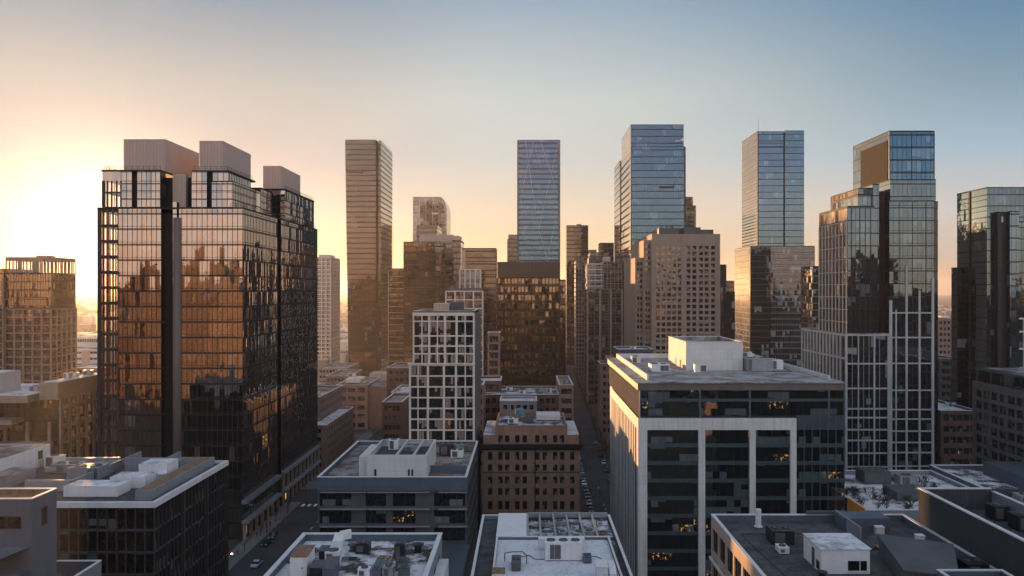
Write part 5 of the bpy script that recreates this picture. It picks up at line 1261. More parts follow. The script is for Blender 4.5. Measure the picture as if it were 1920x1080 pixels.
def duct(label, pts, wd, hh, mat=None, legs=True, name='air_duct'):
    p0 = Vector(pts[0]); T = thing(name, label, 'air duct', pts[0]); c = MB(); l = MB(); mat = mat or m_steel
    for a, b in zip(pts, pts[1:]):
        a, b = Vector(a), Vector(b); d = (b-a); n = Vector((-d.y, d.x, 0)); n = n.normalized()*wd/2 if n.length > 1e-4 else Vector((wd/2, 0, 0)); up_ = Vector((0, 0, hh)) if n.length and abs(d.z) < d.length*.9 else d.cross(n).normalized()*hh
        q = [a-n, a+n, a+n+up_, a-n+up_, b-n, b+n, b+n+up_, b-n+up_]
        for f in ((0, 1, 2, 3), (5, 4, 7, 6), (3, 2, 6, 7), (1, 0, 4, 5), (0, 3, 7, 4), (2, 1, 5, 6)): c.face([q[i] for i in f])
        if legs:
            for t in (.15, .85): m_ = a.lerp(b, t); l.box(m_.x-.06, m_.x+.06, m_.y-.06, m_.y+.06, m_.z-.5, m_.z)
    c.build('duct', mat, T)
    if legs: l.build('supports', m_black, T)
    return T
def pipe_run(label, pts, r, mat=None, cat='pipe', name='pipe'):
    c = MB()
    for a, b in zip(pts, pts[1:]): c.tube(a, b, r, n=6)
    return tag(c.build(name, mat or m_steel, None, pts[0]), label, cat)
def skylight(label, x, y, z, w, d, h=.5):
    T = thing('skylight', label, 'skylight', (x, y, z)); c = MB(); c.box(-w/2, w/2, -d/2, d/2, 0, h); c.build('kerb', m_steel, T, (0, 0, 0)); c = MB()
    c.face([(-w/2, -d/2, h), (w/2, -d/2, h), (w/2, 0, h+.3), (-w/2, 0, h+.3)]); c.face([(-w/2, 0, h+.3), (w/2, 0, h+.3), (w/2, d/2, h), (-w/2, d/2, h)]); c.face([(w/2, -d/2, h), (w/2, d/2, h), (w/2, 0, h+.3)]); c.face([(-w/2, d/2, h), (-w/2, -d/2, h), (-w/2, 0, h+.3)]); c.build('glazing', g_dk, T, (0, 0, 0)); return T

# dark glass building, bottom left
z = 34.8
ac_unit('largest long white plant box at the front edge of the dark glass roof', -74, 147.6, z, 9.2, 4.8, 1.9, m_acwhite, fans=0, front=False, snow=True)
ac_unit('white plant box behind the long front one on the dark glass roof', -70.6, 153.6, z, 6.2, 4.4, 2.1, m_acwhite, fans=0, front=False, snow=True)
ac_unit('tall pale plant box near the walled corner of the dark glass roof', -68.9, 160.4, z, 5.2, 5.2, 3.1, m_acwhite, fans=0, front=False, snow=True)
ac_unit('grey plant box with a sunlit top in the middle of the dark glass roof', -82.2, 160.6, z, 5.8, 4.6, 2.3, m_grey, fans=2, grille=(.65, .97))
ac_unit('low grey plant box beside the long penthouse on the dark glass roof', -89, 166, z, 4.8, 3.8, 1.7, m_grey, fans=2)
vent('white mushroom vent by the tan walk on the dark glass roof', -66.9, 157, z, .55, 1.6, m_acwhite)
duct('long straight duct in front of the penthouse on the dark glass roof', [(-92, 163.5, z+.5), (-80, 171.5, z+.5)], 1.0, .8)
duct('pale duct along the back edge of the dark glass roof', [(-96, 172, z+.5), (-82, 172.6, z+.5)], 1.1, 1.0)
ac_unit('small sunlit rooftop unit at the far left of the dark glass roof', -94, 170.5, z, 3.2, 2.2, 2.3, m_frame, fans=1)
# snowy roof, bottom left of centre
z = 34.05
cabinet('tall white cabinet with a rusty lid on the half snowy roof', -28.4, 108.8, z, 2.1, 4.0, 2.85, m_acwhite, m_rust)
cabinet('dark cabinet right behind the rusty lidded one on the half snowy roof', -26.6, 113, z, 1.1, 1.6, 1.9, m_black, m_dkgrey)
cabinet('black sloped cabinet right of the rusty lidded one on the half snowy roof', -26.1, 107.2, z, 1.5, 2.2, 1.7, m_black, m_dkgrey)
cabinet('grey-green sloped cabinet beside the black sloped one on the half snowy roof', -24.5, 107.6, z, 1.5, 3.0, 1.9, m_blue, m_grey2, slope=.6)
ac_unit('small white unit in the middle left of the half snowy roof', -25.3, 112.6, z, 1.9, 1.9, 1.7, m_acwhite, fans=1)
duct('white bent hood duct at the back of the half snowy roof', [(-25.9, 117.4, z+.5), (-25.9, 119.2, z+1.2), (-24.4, 119.6, z+1.4)], 1.3, 1.0, m_acwhite)
vent('stubby dark vent next to the white hood duct', -23.8, 117.8, z, .42, .9, m_dkgrey)
ac_unit('low black unit right of the white hood duct on the half snowy roof', -22.3, 117.4, z, 1.9, 1.8, 1.35, m_black, fans=1)
ac_unit('tall black unit standing alone on the right of the half snowy roof', -16.8, 114.4, z, 1.3, 1.4, 2.1, m_black, fans=1)
vent('dark pot vent at the back right of the half snowy roof', -14.8, 117.6, z, .5, 1.0, m_black)
for i, (x, y, w_, t_) in enumerate(((-20.2, 107.2, 1.5, 'leftmost of the row of small blue-grey units on the half snowy roof'), (-18.6, 107, 1.1, 'second from left in the row of small blue-grey units on the half snowy roof'),
                            (-17.2, 107.3, 1.3, 'third from left in the row of small blue-grey units on the half snowy roof'), (-15.2, 107, 1.4, 'rightmost of the row of small blue-grey units on the half snowy roof'))):
    ac_unit(t_, x, y, z, w_, 1.2, 1.15+.1*i, (m_acwhite, m_blue, m_steel, m_blue)[i], fans=1, group='row of small units on the half snowy roof')
ac_unit('grey unit with black top behind the row of small units', -15.9, 110.2, z, 1.5, 1.5, 1.3, m_dkgrey, fans=1)
skylight('long shallow skylight lying in the snow on the half snowy roof', -18.9, 112.4, z, 1.5, 5.4, .25)
skylight('square pale hatch near the middle of the half snowy roof', -23.4, 113.6, z, 2.0, 1.6, .25)
pipe_run('thin pipe frame over the snow at the back left of the half snowy roof', [(-30.4, 115, z), (-30.0, 115.5, z+1.1), (-27.0, 116, z+1.1), (-26.8, 113.4, z+1.1), (-26.8, 113.4, z)], .05)
pipe_run('bundle pipe bending along the stained middle of the half snowy roof', [(-21, 118.5, z+.2), (-18, 118.2, z+.2), (-17.6, 112, z+.2), (-20.6, 109.5, z+.2)], .12, m_rust)
# white membrane roof, bottom centre
z = 30.5
ac_unit('biggest rooftop unit with two dark grilles on the white membrane roof', 5.6, 126.2, z, 5.4, 3.2, 2.6, m_acwhite, fans=3, grille=(.13, .42))
duct('snow topped duct just behind the biggest unit on the white membrane roof', [(2.0, 130, z+.6), (9.0, 130.4, z+.6)], 1.2, 1.2, m_acwhite)
ac_unit('small twin box right of the biggest unit on the white membrane roof', 9.0, 124.4, z, 1.2, 1.8, 1.0, m_blue, fans=1)
ac_unit('narrow pump skid left of the biggest unit on the white membrane roof', -1.3, 122, z, 1.3, 4.0, 1.1, m_dkgrey, fans=2)
pipe_run('rusty pipe loop above the narrow pump skid', [(-3, 124.5, z), (-3, 124.5, z+1.2), (-1.9, 124.2, z+1.5), (-.4, 124.2, z+1.5), (.2, 123.4, z+1.2), (.2, 123.4, z)], .09, m_rust)
pipe_run('black cable looping from the pump skid to the biggest unit', [(-1, 126.2, z+.06), (.6, 127.2, z+.06), (1.4, 125.4, z+.06), (2.8, 125.2, z+.06)], .05, m_black)
pipe_run('black cable running right from the biggest unit over the white membrane', [(8.4, 126.4, z+.06), (10.4, 126.8, z+.06), (11.2, 125.6, z+.06), (11.2, 123.6, z+.06)], .05, m_black)
cabinet('snow topped cabinet at the left wall of the white membrane roof', -3.7, 118, z-.9, 1.7, 2.0, 1.7, m_acwhite, m_copper, slope=.1)
cabinet('tall pale cabinet on the right of the white membrane roof', 10.5, 117.6, z, 1.5, 2.8, 1.9, m_acwhite, m_acwhite, slope=.1)
duct('bent white duct at the right wall of the white membrane roof', [(12.0, 121.4, z+.4), (12.0, 118.4, z+.8), (11.9, 115.6, z+.3)], .9, .8, m_acwhite)
ac_unit('low black ended unit beside the bent white duct', 12.2, 114.6, z, 1.0, 1.2, .8, m_dkgrey, fans=1)
vent('round dark barrel vent at the bottom of the white membrane roof', -1.2, 114.6, z, .6, .8, m_dkgrey, hood=False)
ac_unit('flat frame unit dusted with snow at the bottom of the white membrane roof', 8.0, 114.6, z, 3.4, 1.8, .8, m_snow2, fans=3)
for i, (x, y, w_) in enumerate(((3.4, 146.6, 1.6), (3.6, 140.4, 1.9), (5.9, 147.4, 1.7), (8.4, 145, 1.3), (10.6, 141.5, 1.6), (13.2, 147.6, 1.8), (6.1, 140.8, 1.2), (8.3, 138.4, 1.0))):
    ac_unit('small snow capped plant box down in the open beam well', x, y, 29.5, w_, 1.6, .8, m_snow2 if i % 2 else m_steel, fans=1, group='plant boxes in the open beam well')
# blue-grey building
z = 26.95
ac_unit('dark machine tucked right behind the white box of the blue-grey building', -20.6, 224, z, 3.6, 3.2, 2.6, m_black, fans=2)
ac_unit('white unit right of the dark machine on the blue-grey building', -17.6, 220.6, z, 3.2, 2.4, 1.9, m_acwhite, fans=2)
ac_unit('long pale unit at the back of the blue-grey building roof', -19, 230.6, z, 7.0, 2.6, 1.7, m_steel, fans=4)
ac_unit('tan box at the back right corner of the blue-grey building roof', -15.2, 230, z, 2.4, 3.4, 1.6, m_rust, fans=1)
vent('thin roof vent on the snowy right half of the blue-grey building roof', -16.6, 206, z, .16, 1.7)
ac_unit('white cube on top of the white windowless box', -32.6, 212, 30.6, 2.4, 2.4, 2.5, m_acwhite, fans=1)
ac_unit('flat pale unit inside the walls of the white windowless box', -28, 211, 30.6, 3.0, 4.4, 1.3, m_steel, fans=2)
# white-framed block
z = 49.25
ac_unit('white wall unit with a dark fan grille at the foot of the white-framed block box', 44.4, 216.6, z, 3.1, 2.2, 2.1, m_acwhite, fans=0, grille=(.45, .92))
ac_unit('pale twin unit left of the rooftop box on the white-framed block', 34.4, 220, z, 4.6, 5.5, 1.9, m_acwhite, fans=2, grille=(.5, .96))
ac_unit('small cream unit at the back left of the white-framed block roof', 31.5, 244, z, 2.4, 3.4, 2.0, m_frame, fans=1)
ac_unit('large grey plant unit right of the rooftop box on the white-framed block', 60.2, 221.5, z, 6.4, 6.0, 3.3, m_steel, fans=2, grille=(.02, .16))
ac_unit('snow covered unit far right on the white-framed block roof', 65.4, 226, z, 3.8, 6.6, 2.6, m_acwhite, fans=2)
ac_unit('sunlit cream unit at the back of the white-framed block roof', 66.4, 257, z, 3.2, 2.4, 2.4, m_frame, fans=1)
pipe_run('pipe run along the roof right of the large grey plant unit', [(62, 216, z+.3), (67.6, 216.4, z+.3), (69, 232, z+.3), (69, 252, z+.3)], .14, m_dkgrey)
# dark gravel roof, bottom right
z = 35.15
hut = thing('rooftop_hut', 'white rooftop hut with a strip window and snow on top on the dark gravel roof', 'hut', (39.4, 108.3, z))
b = MB(); b.box(36.4, 42.4, 105, 111.6, z, z+3.0); b.build('wall', m_acwhite, hut)
b = MB(); b.box(36.25, 42.55, 104.85, 111.75, z+3.0, z+3.12); b.build('roof', m_snow, hut)
b = MB(); b.box(39.7, 42.0, 104.94, 105, z+.4, z+1.6); o = b.build('window', g_dk, hut); b = MB(); b.box(41.1, 41.18, 104.89, 104.94, z+.4, z+1.6); b.box(39.55, 42.15, 104.86, 104.96, z+.3, z+.4); b.build('frame', m_acwhite, o)
b = MB(); b.box(36.34, 36.4, 107.4, 108.3, z+.1, z+2.4); b.build('door', m_dkgrey, hut); b = MB(); b.box(36.32, 36.4, 105.6, 106.6, z+.3, z+1.3); b.build('grille', m_black, hut)
ac_unit('black rack of condensers behind the white rooftop hut', 35.4, 118.6, z, 3.0, 3.4, 1.9, m_black, fans=2)
ac_unit('small white unit leaning at the left of the black condenser rack', 34.2, 113.6, z, 1.3, 2.0, .9, m_acwhite, fans=1)
cabinet('white standing panel cabinet behind the white rooftop hut', 40.6, 114.4, z, 1.8, .8, 2.1, m_acwhite, m_acwhite, slope=.5)
vent('white flue with a black base at the back of the dark gravel roof', 34.4, 126, z, .42, 2.6, m_acwhite, hood=False)
pipe_run('thin conduit crossing the dark gravel roof in a long right angle', [(32.4, 90, z+.05), (30.8, 122, z+.05), (42.5, 122.4, z+.05)], .06, m_black)
pipe_run('thin conduit from the black condenser rack to the flue', [(35.4, 120.6, z+.06), (36.5, 122.6, z+.06), (35, 124, z+.06)], .05, m_black)
vent('round stubby vent in front of the white rooftop hut', 36.0, 103.6, z, .4, .7, m_black)
cabinet('small white cabinet by the ribbed wall on the dark gravel roof', 53.6, 116, z, 1.0, .9, 1.6, m_acwhite, m_acwhite, slope=.05)
cabinet('small cream cabinet further back on the dark gravel roof', 50.6, 122, z, 1.1, .9, 1.1, m_frame, m_frame, slope=.05)
ac_unit('dusty cream fan box near the ribbed wall on the dark gravel roof', 54.4, 110.4, z, 1.1, 1.1, 1.2, m_frame, fans=1)
dk = MB(); dk.box(47.4, 53.4, 110.4, 116, z+.2, z+.36); tag(dk.build('roof_platform', m_rust, None, (50, 113, z)), 'flat brown platform lying on the dark gravel roof by the ribbed wall', 'platform')
ac_unit('dark condenser row at the foot of the ribbed wall, left one', 55.2, 105.4, z, 2.6, 3.0, 1.5, m_black, fans=2)
ac_unit('blue-grey flat topped unit right of the dark condenser by the ribbed wall', 55.6, 101.4, z, 2.4, 3.2, 1.3, m_dkgrey, fans=2)
pipe_run('black hose snaking over the dark gravel roof towards the pitched annex', [(46, 114, z+.1), (48.4, 116.4, z+.1), (49.4, 112.5, z+.1), (50.2, 109.6, z+.1)], .09, m_black)
# ribbed enclosure and terrace
ac_unit('black condenser inside the ribbed enclosure, the farther of two', 66.2, 119.6, 38, 2.2, 2.4, 2.0, m_black, fans=1)
ac_unit('black condenser inside the ribbed enclosure, the nearer of two', 66.6, 114.4, 38, 2.4, 2.6, 2.1, m_black, fans=1)
for i in range(6): ac_unit('pale louvred unit in the row on the roof of the ribbed enclosure', 71.5+.2*i, 122-3.4*i, 39.82, 2.6, 2.2, 1.1, m_steel, fans=1, group='row of units on the ribbed enclosure')
ac_unit('dark boxy plant unit at the back of the snow covered terrace', 88, 216, 21.65, 6.6, 6, 3.2, m_dkgrey, fans=2)
ac_unit('small grey plant unit right of the dark one on the snow covered terrace', 95, 213, 21.65, 4.4, 3.6, 2.4, m_steel, fans=1)
cabinet('small pinkish cabinet at the front edge of the snow covered terrace', 88, 187, 21.65, 1.9, 1.5, 1.9, m_brick3, m_snow, slope=.05)
# brown brick building
z = 30.85
tk = thing('roof_tank', 'blue domed tank on a frame on the brown brick building roof', 'tank', (-1.6, 262, z)); b = MB(); b.tube((-1.6, 262, z+1.1), (-1.6, 262, z+2.6), 1.5, n=16); b.tube((-1.6, 262, z+2.6), (-1.6, 262, z+3.1), 1.5, .5, n=16); b.build('vessel', plain('blue_tank', (.12, .26, .33), .4, .1), tk, smooth=False)
b = MB(); [b.box(-1.6+sx_*1.1-.08, -1.6+sx_*1.1+.08, 262+sy_*1.1-.08, 262+sy_*1.1+.08, z, z+1.1) for sx_ in (-1, 1) for sy_ in (-1, 1)]; b.build('frame', m_steel, tk)
ac_unit('white unit in front of the blue domed tank', -3.6, 252, z, 3.0, 2.4, 1.6, m_acwhite, fans=2)
ac_unit('dark unit right of the blue domed tank', .8, 255, z, 3.4, 2.6, 1.5, m_dkgrey, fans=2)
b = MB(); b.box(3.4, 10.6, 258, 266, z, z+1.5); tag(b.build('stair_head', m_white2, None, (7, 262, z)), 'low white roof room behind the black cornice of the brown brick building', 'roof room')
vent('thin mast with a small cap on the brown brick building', -4.6, 264, z, .1, 4.2)

# small plant on the farther roofs
far_roofs = [(X(980, 330), 328, 31, 2.4), (X(1010, 335), 334, 31, 3), (X(1030, 330), 330, 31, 2), (X(955, 335), 338, 31, 2.6), (X(1060, 330), 330, 34, 2), (X(655, 445), 452, 22, 4), (X(680, 445), 446, 22, 3), (X(1150, 345), 348, 41, 3.4), (X(1185, 345), 346, 41, 2.8),
             (X(1790, 315), 318, 27, 3), (X(1808, 315), 312, 27, 3.6), (X(1150, 365), 372, 43, 3), (X(1190, 370), 375, 44, 2.4), (-92, 370, 25.7, 3), (-88, 360, 25.7, 2.4), (X(750, 365), 366, 27, 3), (-155, 270, 38.3, 2.6), (-152.6, 276, 38.3, 2.2), (-149, 282, 41.6, 2.2), (-147.5, 288, 41.6, 2.6), (-148, 276, 41.6, 1.6)]
def ground_z(x, y):
    dg = bpy.context.evaluated_depsgraph_get()
    P = Vector((x, y, 58))
    for _ in range(6):
        hit, loc, n_, i_, o_, m_ = sc.ray_cast(dg, P, Vector((0, 0, -1)))
        if not hit: return None
        if o_.name.startswith('haze'): P = loc-Vector((0, 0, .01)); continue
        return loc.z
proto_far = None
bpy.context.view_layer.update()
for i, (x, y, zg, w_) in enumerate(far_roofs):
    h = ground_z(x, y)
    if h is None or h < 8: continue
    ac_unit('small pale plant unit on one of the middle distance roofs', x, y, h, w_, 2.2, 1.3+.3*(i % 3), (m_acwhite, m_steel, m_frame)[i % 3], fans=1, group='small plant units on the middle distance roofs')

# ------------------------------------------------------------------ bare winter trees
def tree_mesh(seed, h, spread=.55, depth=4, trunk=.16):
    r = random.Random(seed); tr = MB(); br = MB()
    def grow(p, d, L, rad, lev):
        q = p+d*L; (tr if lev == depth else br).tube(p, q, rad, rad*.68, n=5 if lev >= depth-1 else 3, caps=False)
        if lev == 0: return
        for k in range(r.choice((3, 3, 4)) if lev > 1 else 4):
            a = r.uniform(0, 2*math.pi); t = r.uniform(.45, 1.0)
            s_ = Vector((math.cos(a), math.sin(a), r.uniform(.1, .7)))
            nd = (d*.75+s_*spread*r.uniform(.8, 1.3)).normalized()
            grow(p.lerp(q, t), nd, L*r.uniform(.55, .8), rad*.5, lev-1)
    grow(Vector((0, 0, 0)), Vector((r.uniform(-.05, .05), r.uniform(-.05, .05), 1)).normalized(), h*.36, trunk, depth)
    return tr, br
def make_tree(name, label, cat, seed, h, group, **k):
    T = thing(name, label, cat, (0, 0, 0), group)
    st = k.pop('stems', 1); tr, br = tree_mesh(seed, h, **k)
    for j in range(1, st):
        t2_, b2_ = tree_mesh(seed+100*j, h*.9, **k); a_ = j*2.4; n_ = len(br.v)
        for m_, q_ in ((t2_, tr), (b2_, br)):
            n_ = len(q_.v); q_.v += [(x+(.3+.55*z)*math.cos(a_)*.8, y+(.3+.55*z)*math.sin(a_)*.8, z*.8) for x, y, z in m_.v]; q_.f += [tuple(i+n_ for i in f) for f in m_.f]; q_.mi += m_.mi
    tr.build('trunk', m_bark, T, (0, 0, 0)); br.build('crown', m_bark, T, (0, 0, 0)); return T
def place(proto, used, x, y, z, rz=0, s=1.0, label=None, group=None):
    o = copy_tree(proto) if used else proto
    o.location = (x, y, z); o.rotation_euler = (0, 0, rz); o.scale = (s, s, s)
    if label: o['label'] = label
    if group: o['group'] = group
    return o
protos = [make_tree('bare_tree', 'bare dark winter tree standing along the narrow central street', 'tree', 11+i, 8.5, 'bare trees along the central street', trunk=.17) for i in range(3)]
used = [0, 0, 0]; rt = random.Random(5)
spots = []
for k in range(30):
    y = 300+k*14+rt.uniform(-3, 3); dx = road_c(y)
    spots += [(dx-7+rt.uniform(-.6, .6), y), (dx+6.9+rt.uniform(-.6, .6), y+4)]
for i, (x, y) in enumerate(spots):
    k = i % 3; place(protos[k], used[k], x, y, .13, rt.uniform(0, 6), rt.uniform(.7, 1.15)); used[k] = 1
for i in range(9):
    x, y = rt.uniform(-72, -56), rt.uniform(392, 425)
    place(protos[i % 3], 1, x, y, 0, rt.uniform(0, 6), rt.uniform(.7, 1.1), 'bare dark tree in the small yard beyond the pinkish office terrace', 'bare trees beyond the pinkish terrace')
for i, y in enumerate((200, 214, 229, 243, 258, 271)):
    place(protos[i % 3], 1, -75.4, y, .13, rt.uniform(0, 6), .72, 'bare dark street tree in front of the lobby of the broad amber tower', 'bare street trees by the broad amber tower')
for i, (x, y) in enumerate(((100, 240), (104, 252), (111, 244), (118, 256), (127, 250), (123, 262))):
    place(protos[i % 3], 1, x, y, 0, rt.uniform(0, 6), 1.5, 'bare brownish tree in the dark yard at the foot of the stepped tower', 'bare trees at the foot of the stepped tower')
bush = [make_tree('bare_bush', 'bare twiggy bush growing on the snow covered roof terrace', 'bush', 71+i, 2.6, 'bare bushes on the snow covered terrace', spread=1.2, depth=4, trunk=.09, stems=4) for i in range(2)]
ub = [0, 0]
for i in range(34):
    x, y = rt.uniform(75, 88), rt.uniform(187, 206)
    if i > 25: x, y = rt.uniform(93, 105), rt.uniform(205, 222)
    k = i % 2; place(bush[k], ub[k], x, y, 21.6, rt.uniform(0, 6), rt.uniform(.7, 1.4)); ub[k] = 1

# ------------------------------------------------------------------ cars, lamps, people in the streets
def car(label, paint, group=None, wagon=False):
    T = thing('parked_car', label, 'car', (0, 0, 0), group)
    L, W = 4.5, 1.8
    prof = [(-2.25, .35), (-2.25, .78), (-1.2, .92), (-.55, 1.42), (.95, 1.45), (1.75 if not wagon else 2.1, 1.0), (2.22, .9), (2.25, .38)]
    b = MB(); w2 = W/2
    low = [(-2.25, .32), (2.25, .32), (2.25, .85), (1.7, .95), (-1.15, .92), (-2.2, .75)]
    n = len(low)
    b.face([(-w2, y, z) for y, z in reversed(low)][::-1][::-1]); b.face([(w2, y, z) for y, z in low])
    for k in range(n): (a, c), (d, e) = low[k], low[(k+1) % n]; b.face([(-w2, a, c), (-w2, d, e), (w2, d, e), (w2, a, c)][::-1])
    w3 = w2*.78; b.face([(-w3, -.5, 1.44), (w3, -.5, 1.44), (w3, 1.0, 1.44), (-w3, 1.0, 1.44)])
    b.build('body', paint, T, (0, 0, 0))
    g_ = MB(); bx = [(-w2*.95, -1.2, .925), (w2*.95, -1.2, .925), (w2*.95, 1.7, .955), (-w2*.95, 1.7, .955)]; tp = [(-w3, -.5, 1.43), (w3, -.5, 1.43), (w3, 1.0, 1.43), (-w3, 1.0, 1.43)]
    for k in range(4): g_.face([bx[k], bx[(k+1) % 4], tp[(k+1) % 4], tp[k]])
    g_.build('windows', g_dk, T, (0, 0, 0))
    for sx_ in (-1, 1):
        for y in (-1.4, 1.4):
            c = MB(); c.tube((sx_*.72, y, .33), (sx_*.93, y, .33), .33, n=12); o = c.build('wheel', m_rubber, T, (0, 0, 0)); c = MB(); c.tube((sx_*.9, y, .33), (sx_*.94, y, .33), .19, n=10); c.build('rim', m_steel, o, (0, 0, 0))
        c = MB(); c.box(sx_*.55-.2, sx_*.55+.2, -2.28, -2.2, .55, .7); c.build('headlight', m_sign, T, (0, 0, 0))
        c = MB(); c.box(sx_*.6-.18, sx_*.6+.18, 2.2, 2.28, .62, .76); c.build('tail_light', m_red, T, (0, 0, 0))
    return T
m_red = plain('red_paint', (.35, .03, .025), .25, .08, spec=.6); m_cblk = plain('black_paint', (.012, .012, .014), .2, .1, spec=.7); m_csil = plain('silver_paint', (.32, .33, .34), .25, .06, metal=.4); m_cwht = plain('white_paint', (.6, .6, .6), .25, .05, spec=.6); m_cblu = plain('blue_paint', (.04, .07, .14), .25, .08, spec=.6)
cars = [car('', m) for m in (m_cblk, m_csil, m_cwht, m_red, m_cblu)]
ucar = [0]*5
def put_car(k, x, y, rz, label, group=None):
    o = place(cars[k], ucar[k], x, y, .02, rz, 1.0, label, group); ucar[k] = 1
    return o
put_car(0, -71.4, 235, 0, 'black car parked by the lobby of the broad amber tower, nearer of a pair', None)
put_car(4, -71.6, 242, 0, 'dark blue car by the lobby of the broad amber tower, farther of a pair', None)
put_car(3, -62.6, 265, 0, 'red car driving up the left street past the blue-grey building')
put_car(1, -58.6, 272, 0, 'silver car just behind the red one in the left street')
put_car(2, -68.3, 217, math.pi, 'white fronted car turning at the bottom of the left street, headlights towards the viewer')
for i in range(11): put_car(i*3 % 5, -71.6+(.1 if i % 2 else 0), 303+i*7.3, 0, 'one of the small parked cars lining the far left street', 'cars lining the far left street')
for i in range(5): put_car((i*2+1) % 5, -54, 304+i*8.1, math.pi, 'one of the small cars on the right side of the far left street', 'cars on the far left street, right side')
for i in range(15):
    y = 251+i*9.4; dx = road_c(y)
    put_car((i*2) % 5, dx-4.9, y, -.03, 'one of the small parked cars at the left kerb of the narrow central street', 'cars along the left kerb of the central street')
for i in range(9):
    y = 270+i*15.0; dx = road_c(y)
    put_car((i*3+2) % 5, dx+4.9, y, math.pi-.03, 'one of the small cars at the right kerb of the narrow central street', 'cars along the right kerb of the central street')

def street_lamp(label, x, y, rz, group=None, lit=False, h=8.0):
    T = thing('street_lamp', label, 'street lamp', (0, 0, 0), group)
    b = MB(); b.tube((0, 0, 0), (0, 0, h), .09, .06, n=8); b.tube((0, 0, 0), (0, 0, .6), .16, n=8); b.build('pole', m_black, T, (0, 0, 0))
    b = MB(); b.tube((0, 0, h-.1), (1.3, 0, h+.25), .05, n=6); b.build('arm', m_black, T, (0, 0, 0))
    b = MB(); b.box(1.1, 1.75, -.16, .16, h+.18, h+.32); o = b.build('lamp_head', m_black, T, (0, 0, 0))
    b = MB(); b.tube((1.42, 0, h+.18), (1.42, 0, h+.02), .20, .16, n=10); b.build('lamp_glass', m_lamp if lit else m_sign, o, (0, 0, 0))
    T.location = (x, y, .1); T.rotation_euler = (0, 0, rz); return T
street_lamp('street lamp glowing orange beside the dark glass building', -70.4, 200.5, 0, None, True, 8.0)
lp0 = street_lamp('unlit street lamp along the kerb of the narrow central street', 31.8, 320, math.pi, 'unlit lamps of the central street')
for i in range(1, 7): y = 320+i*34; c = copy_tree(lp0); c.location = (road_c(y)+6.6, y, .1)
for i in range(4): c = copy_tree(lp0); c.location = (-74.6, 246+i*22, .1); c.rotation_euler = (0, 0, 0); c['label'] = 'unlit street lamp along the kerb of the broad amber tower'; c['group'] = 'unlit lamps of the left street'

def person_mesh(stride, name):
    """one continuous skinned figure in mid stride"""
    me = bpy.data.meshes.new(name); s_ = stride
    V = [(0, 0, .95), (0, 0, 1.2), (0, -.02, 1.42), (0, -.02, 1.52), (0, -.03, 1.64), (0, -.02, 1.75),
         (-.1, 0, .9), (-.1, -s_*.5, .5), (-.1, -s_*.45, .09), (-.1, -s_*.45-.16, .04), (.1, 0, .9), (.1, s_*.35, .5), (.1, s_, .12), (.1, s_-.14, .04),
         (-.19, -.01, 1.41), (-.24, s_*.25, 1.13), (-.22, s_*.15, .88), (.19, -.01, 1.41), (.24, -s_*.2, 1.13), (.22, -s_*.45, .9), (-.22, s_*.1, .79), (.22, -s_*.55, .82)]
    E = [(0, 1), (1, 2), (2, 3), (3, 4), (4, 5), (0, 6), (6, 7), (7, 8), (8, 9), (0, 10), (10, 11), (11, 12), (12, 13), (2, 14), (14, 15), (15, 16), (16, 20), (2, 17), (17, 18), (18, 19), (19, 21)]
    R = [.16, .15, .17, .055, .10, .075, .105, .075, .055, .045, .105, .075, .055, .045, .075, .055, .045, .075, .055, .045, .035, .035]
    me.from_pydata(V, E, []); o = bpy.data.objects.new(name, me); COL.objects.link(o)
    o.modifiers.new('skin', 'SKIN'); sd_ = o.modifiers.new('sub', 'SUBSURF'); sd_.levels = 1; sd_.render_levels = 1
    for v, r_ in zip(me.skin_vertices[0].data, R): v.radius = (r_, r_*.8 if r_ > .12 else r_)
    me.skin_vertices[0].data[0].use_root = True
    bpy.context.view_layer.update()
    e = o.evaluated_get(bpy.context.evaluated_depsgraph_get()); m2 = bpy.data.meshes.new_from_object(e)
    bpy.data.objects.remove(o); bpy.data.meshes.remove(me); m2.name = name
    return m2
m_coat = [plain('black_coat', (.02, .02, .022), .9), plain('grey_coat', (.12, .12, .13), .9), plain('brown_coat', (.10, .06, .04), .9)]
m_skin = plain('skin', (.42, .28, .21), .6, .05); m_hair = plain('dark_hair', (.03, .02, .015), .7)
pm = []
for i, st in enumerate((.22, .30, .1)):
    m = person_mesh(st, 'body'); m.materials.append(m_coat[i]); m.materials.append(m_skin); m.materials.append(m_hair)
    for p in m.polygons:
        z = p.center.z; p.material_index = 2 if z > 1.68 or (z > 1.6 and p.center.y > 0) else (1 if z > 1.5 or (z < .86 and abs(p.center.x) > .17) else 0)
        p.use_smooth = True
    pm.append(m)
for i in range(16):
    y = 292+rt.random()*110; x = road_c(y)-5.5+rt.random()*11
    o = bpy.data.objects.new('person', pm[i % 3]); COL.objects.link(o); o.location = (x, y, .02); o.rotation_euler = (0, 0, rt.uniform(0, 6.28))
    tag(o, 'person in a dark coat walking in the narrow central street', 'person', 'people walking in the central street')
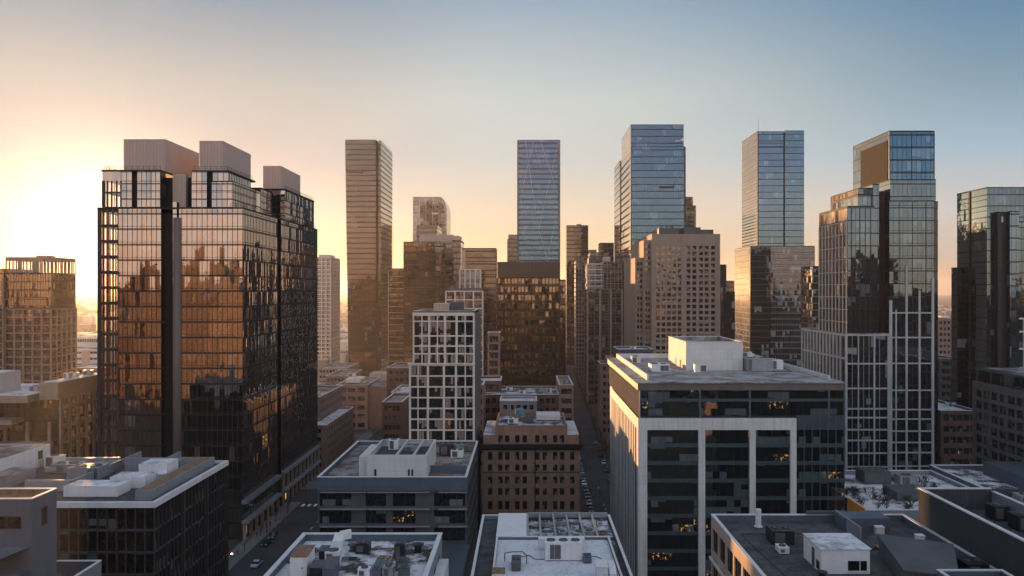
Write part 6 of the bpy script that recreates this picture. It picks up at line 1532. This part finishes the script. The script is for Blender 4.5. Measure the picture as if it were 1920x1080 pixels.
for i in range(5):
    o = bpy.data.objects.new('person', pm[i % 3]); COL.objects.link(o); o.location = (-76.6+rt.random()*1.5, 212+i*13+rt.random()*4, .13); o.rotation_euler = (0, 0, rt.uniform(0, 6.28))
    tag(o, 'person in a dark coat on the pavement by the broad amber tower', 'person', 'people on the pavement by the broad amber tower')

# ------------------------------------------------------------------ the rest of the city: a low mass out to the horizon, and blocks behind the viewer that the glass mirrors, some added to shade the foreground
def city():
    r = random.Random(3); mb = MB()
    for i in range(2600):
        y = 480*math.exp(r.random()*2.2); x = r.uniform(-.85, .75)*y
        if abs(x-road_c(y)) < 24 or (-82 < x < -44 and y < 560): continue
        a, b, h = r.uniform(8, 26), r.uniform(8, 26), r.uniform(4, 11)+(6 if r.random() < .06 else 0)
        mb.box(x-a/2, x+a/2, y, y+b, 0, h, r.choice((0, 1, 2)), 'b')
    structure_ = mb.build('distant_rooftops', [m_brick3, m_beige, m_frame]); structure_['kind'] = 'stuff'
    mb = MB()
    def blk(x, y, a, b, h, mi): mb.box(x-a/2, x+a/2, y-b, y, 0, h, mi, 'b')
    for i in range(150):
        y = -r.uniform(60, 900); x = r.uniform(-1, 1)*(150+abs(y)*1.1)
        if abs(x) < 30 and y > -150: continue
        h = r.uniform(14, 58) if r.random() < .8 else r.uniform(60, 92)
        blk(x, y, r.uniform(22, 48), r.uniform(18, 36), h, r.choice((0, 1, 2, 2)))
    blk(0, -4, 46, 34, 66, 1)  # unseen viewpoint building, added to shade the near roofs
    for x in range(-338, 339, 52): blk(x+r.uniform(-5, 5), -58-r.uniform(0, 24), 46, 34, r.uniform(74, 84) if x < -120 else r.uniform(56, 69), r.choice((0, 1, 2)))  # unseen row, mirrored in the glass, added to darken the lower fronts
    for x, y, a, h in ((304, -200, 26, 101), (-250, -190, 52, 91), (-180, -240, 30, 80), (160, -260, 36, 76), (230, -330, 30, 88), (60, -300, 40, 66)): blk(x, y, a, 24, h, 2)
    o = mb.build('rear_city_and_shade_blocks', [plain('city_brick', (.24, .15, .11), .8, .3, .1, joints=(3.0, 3.6, 1.3)), plain('city_stone', (.34, .27, .22), .8, .3, .1, joints=(2.6, 3.4, 1.2)), plain('city_panel', (.45, .36, .29), .7, .25, .1, joints=(2.2, 3.8, 1.1))]); o['kind'] = 'stuff'
city()
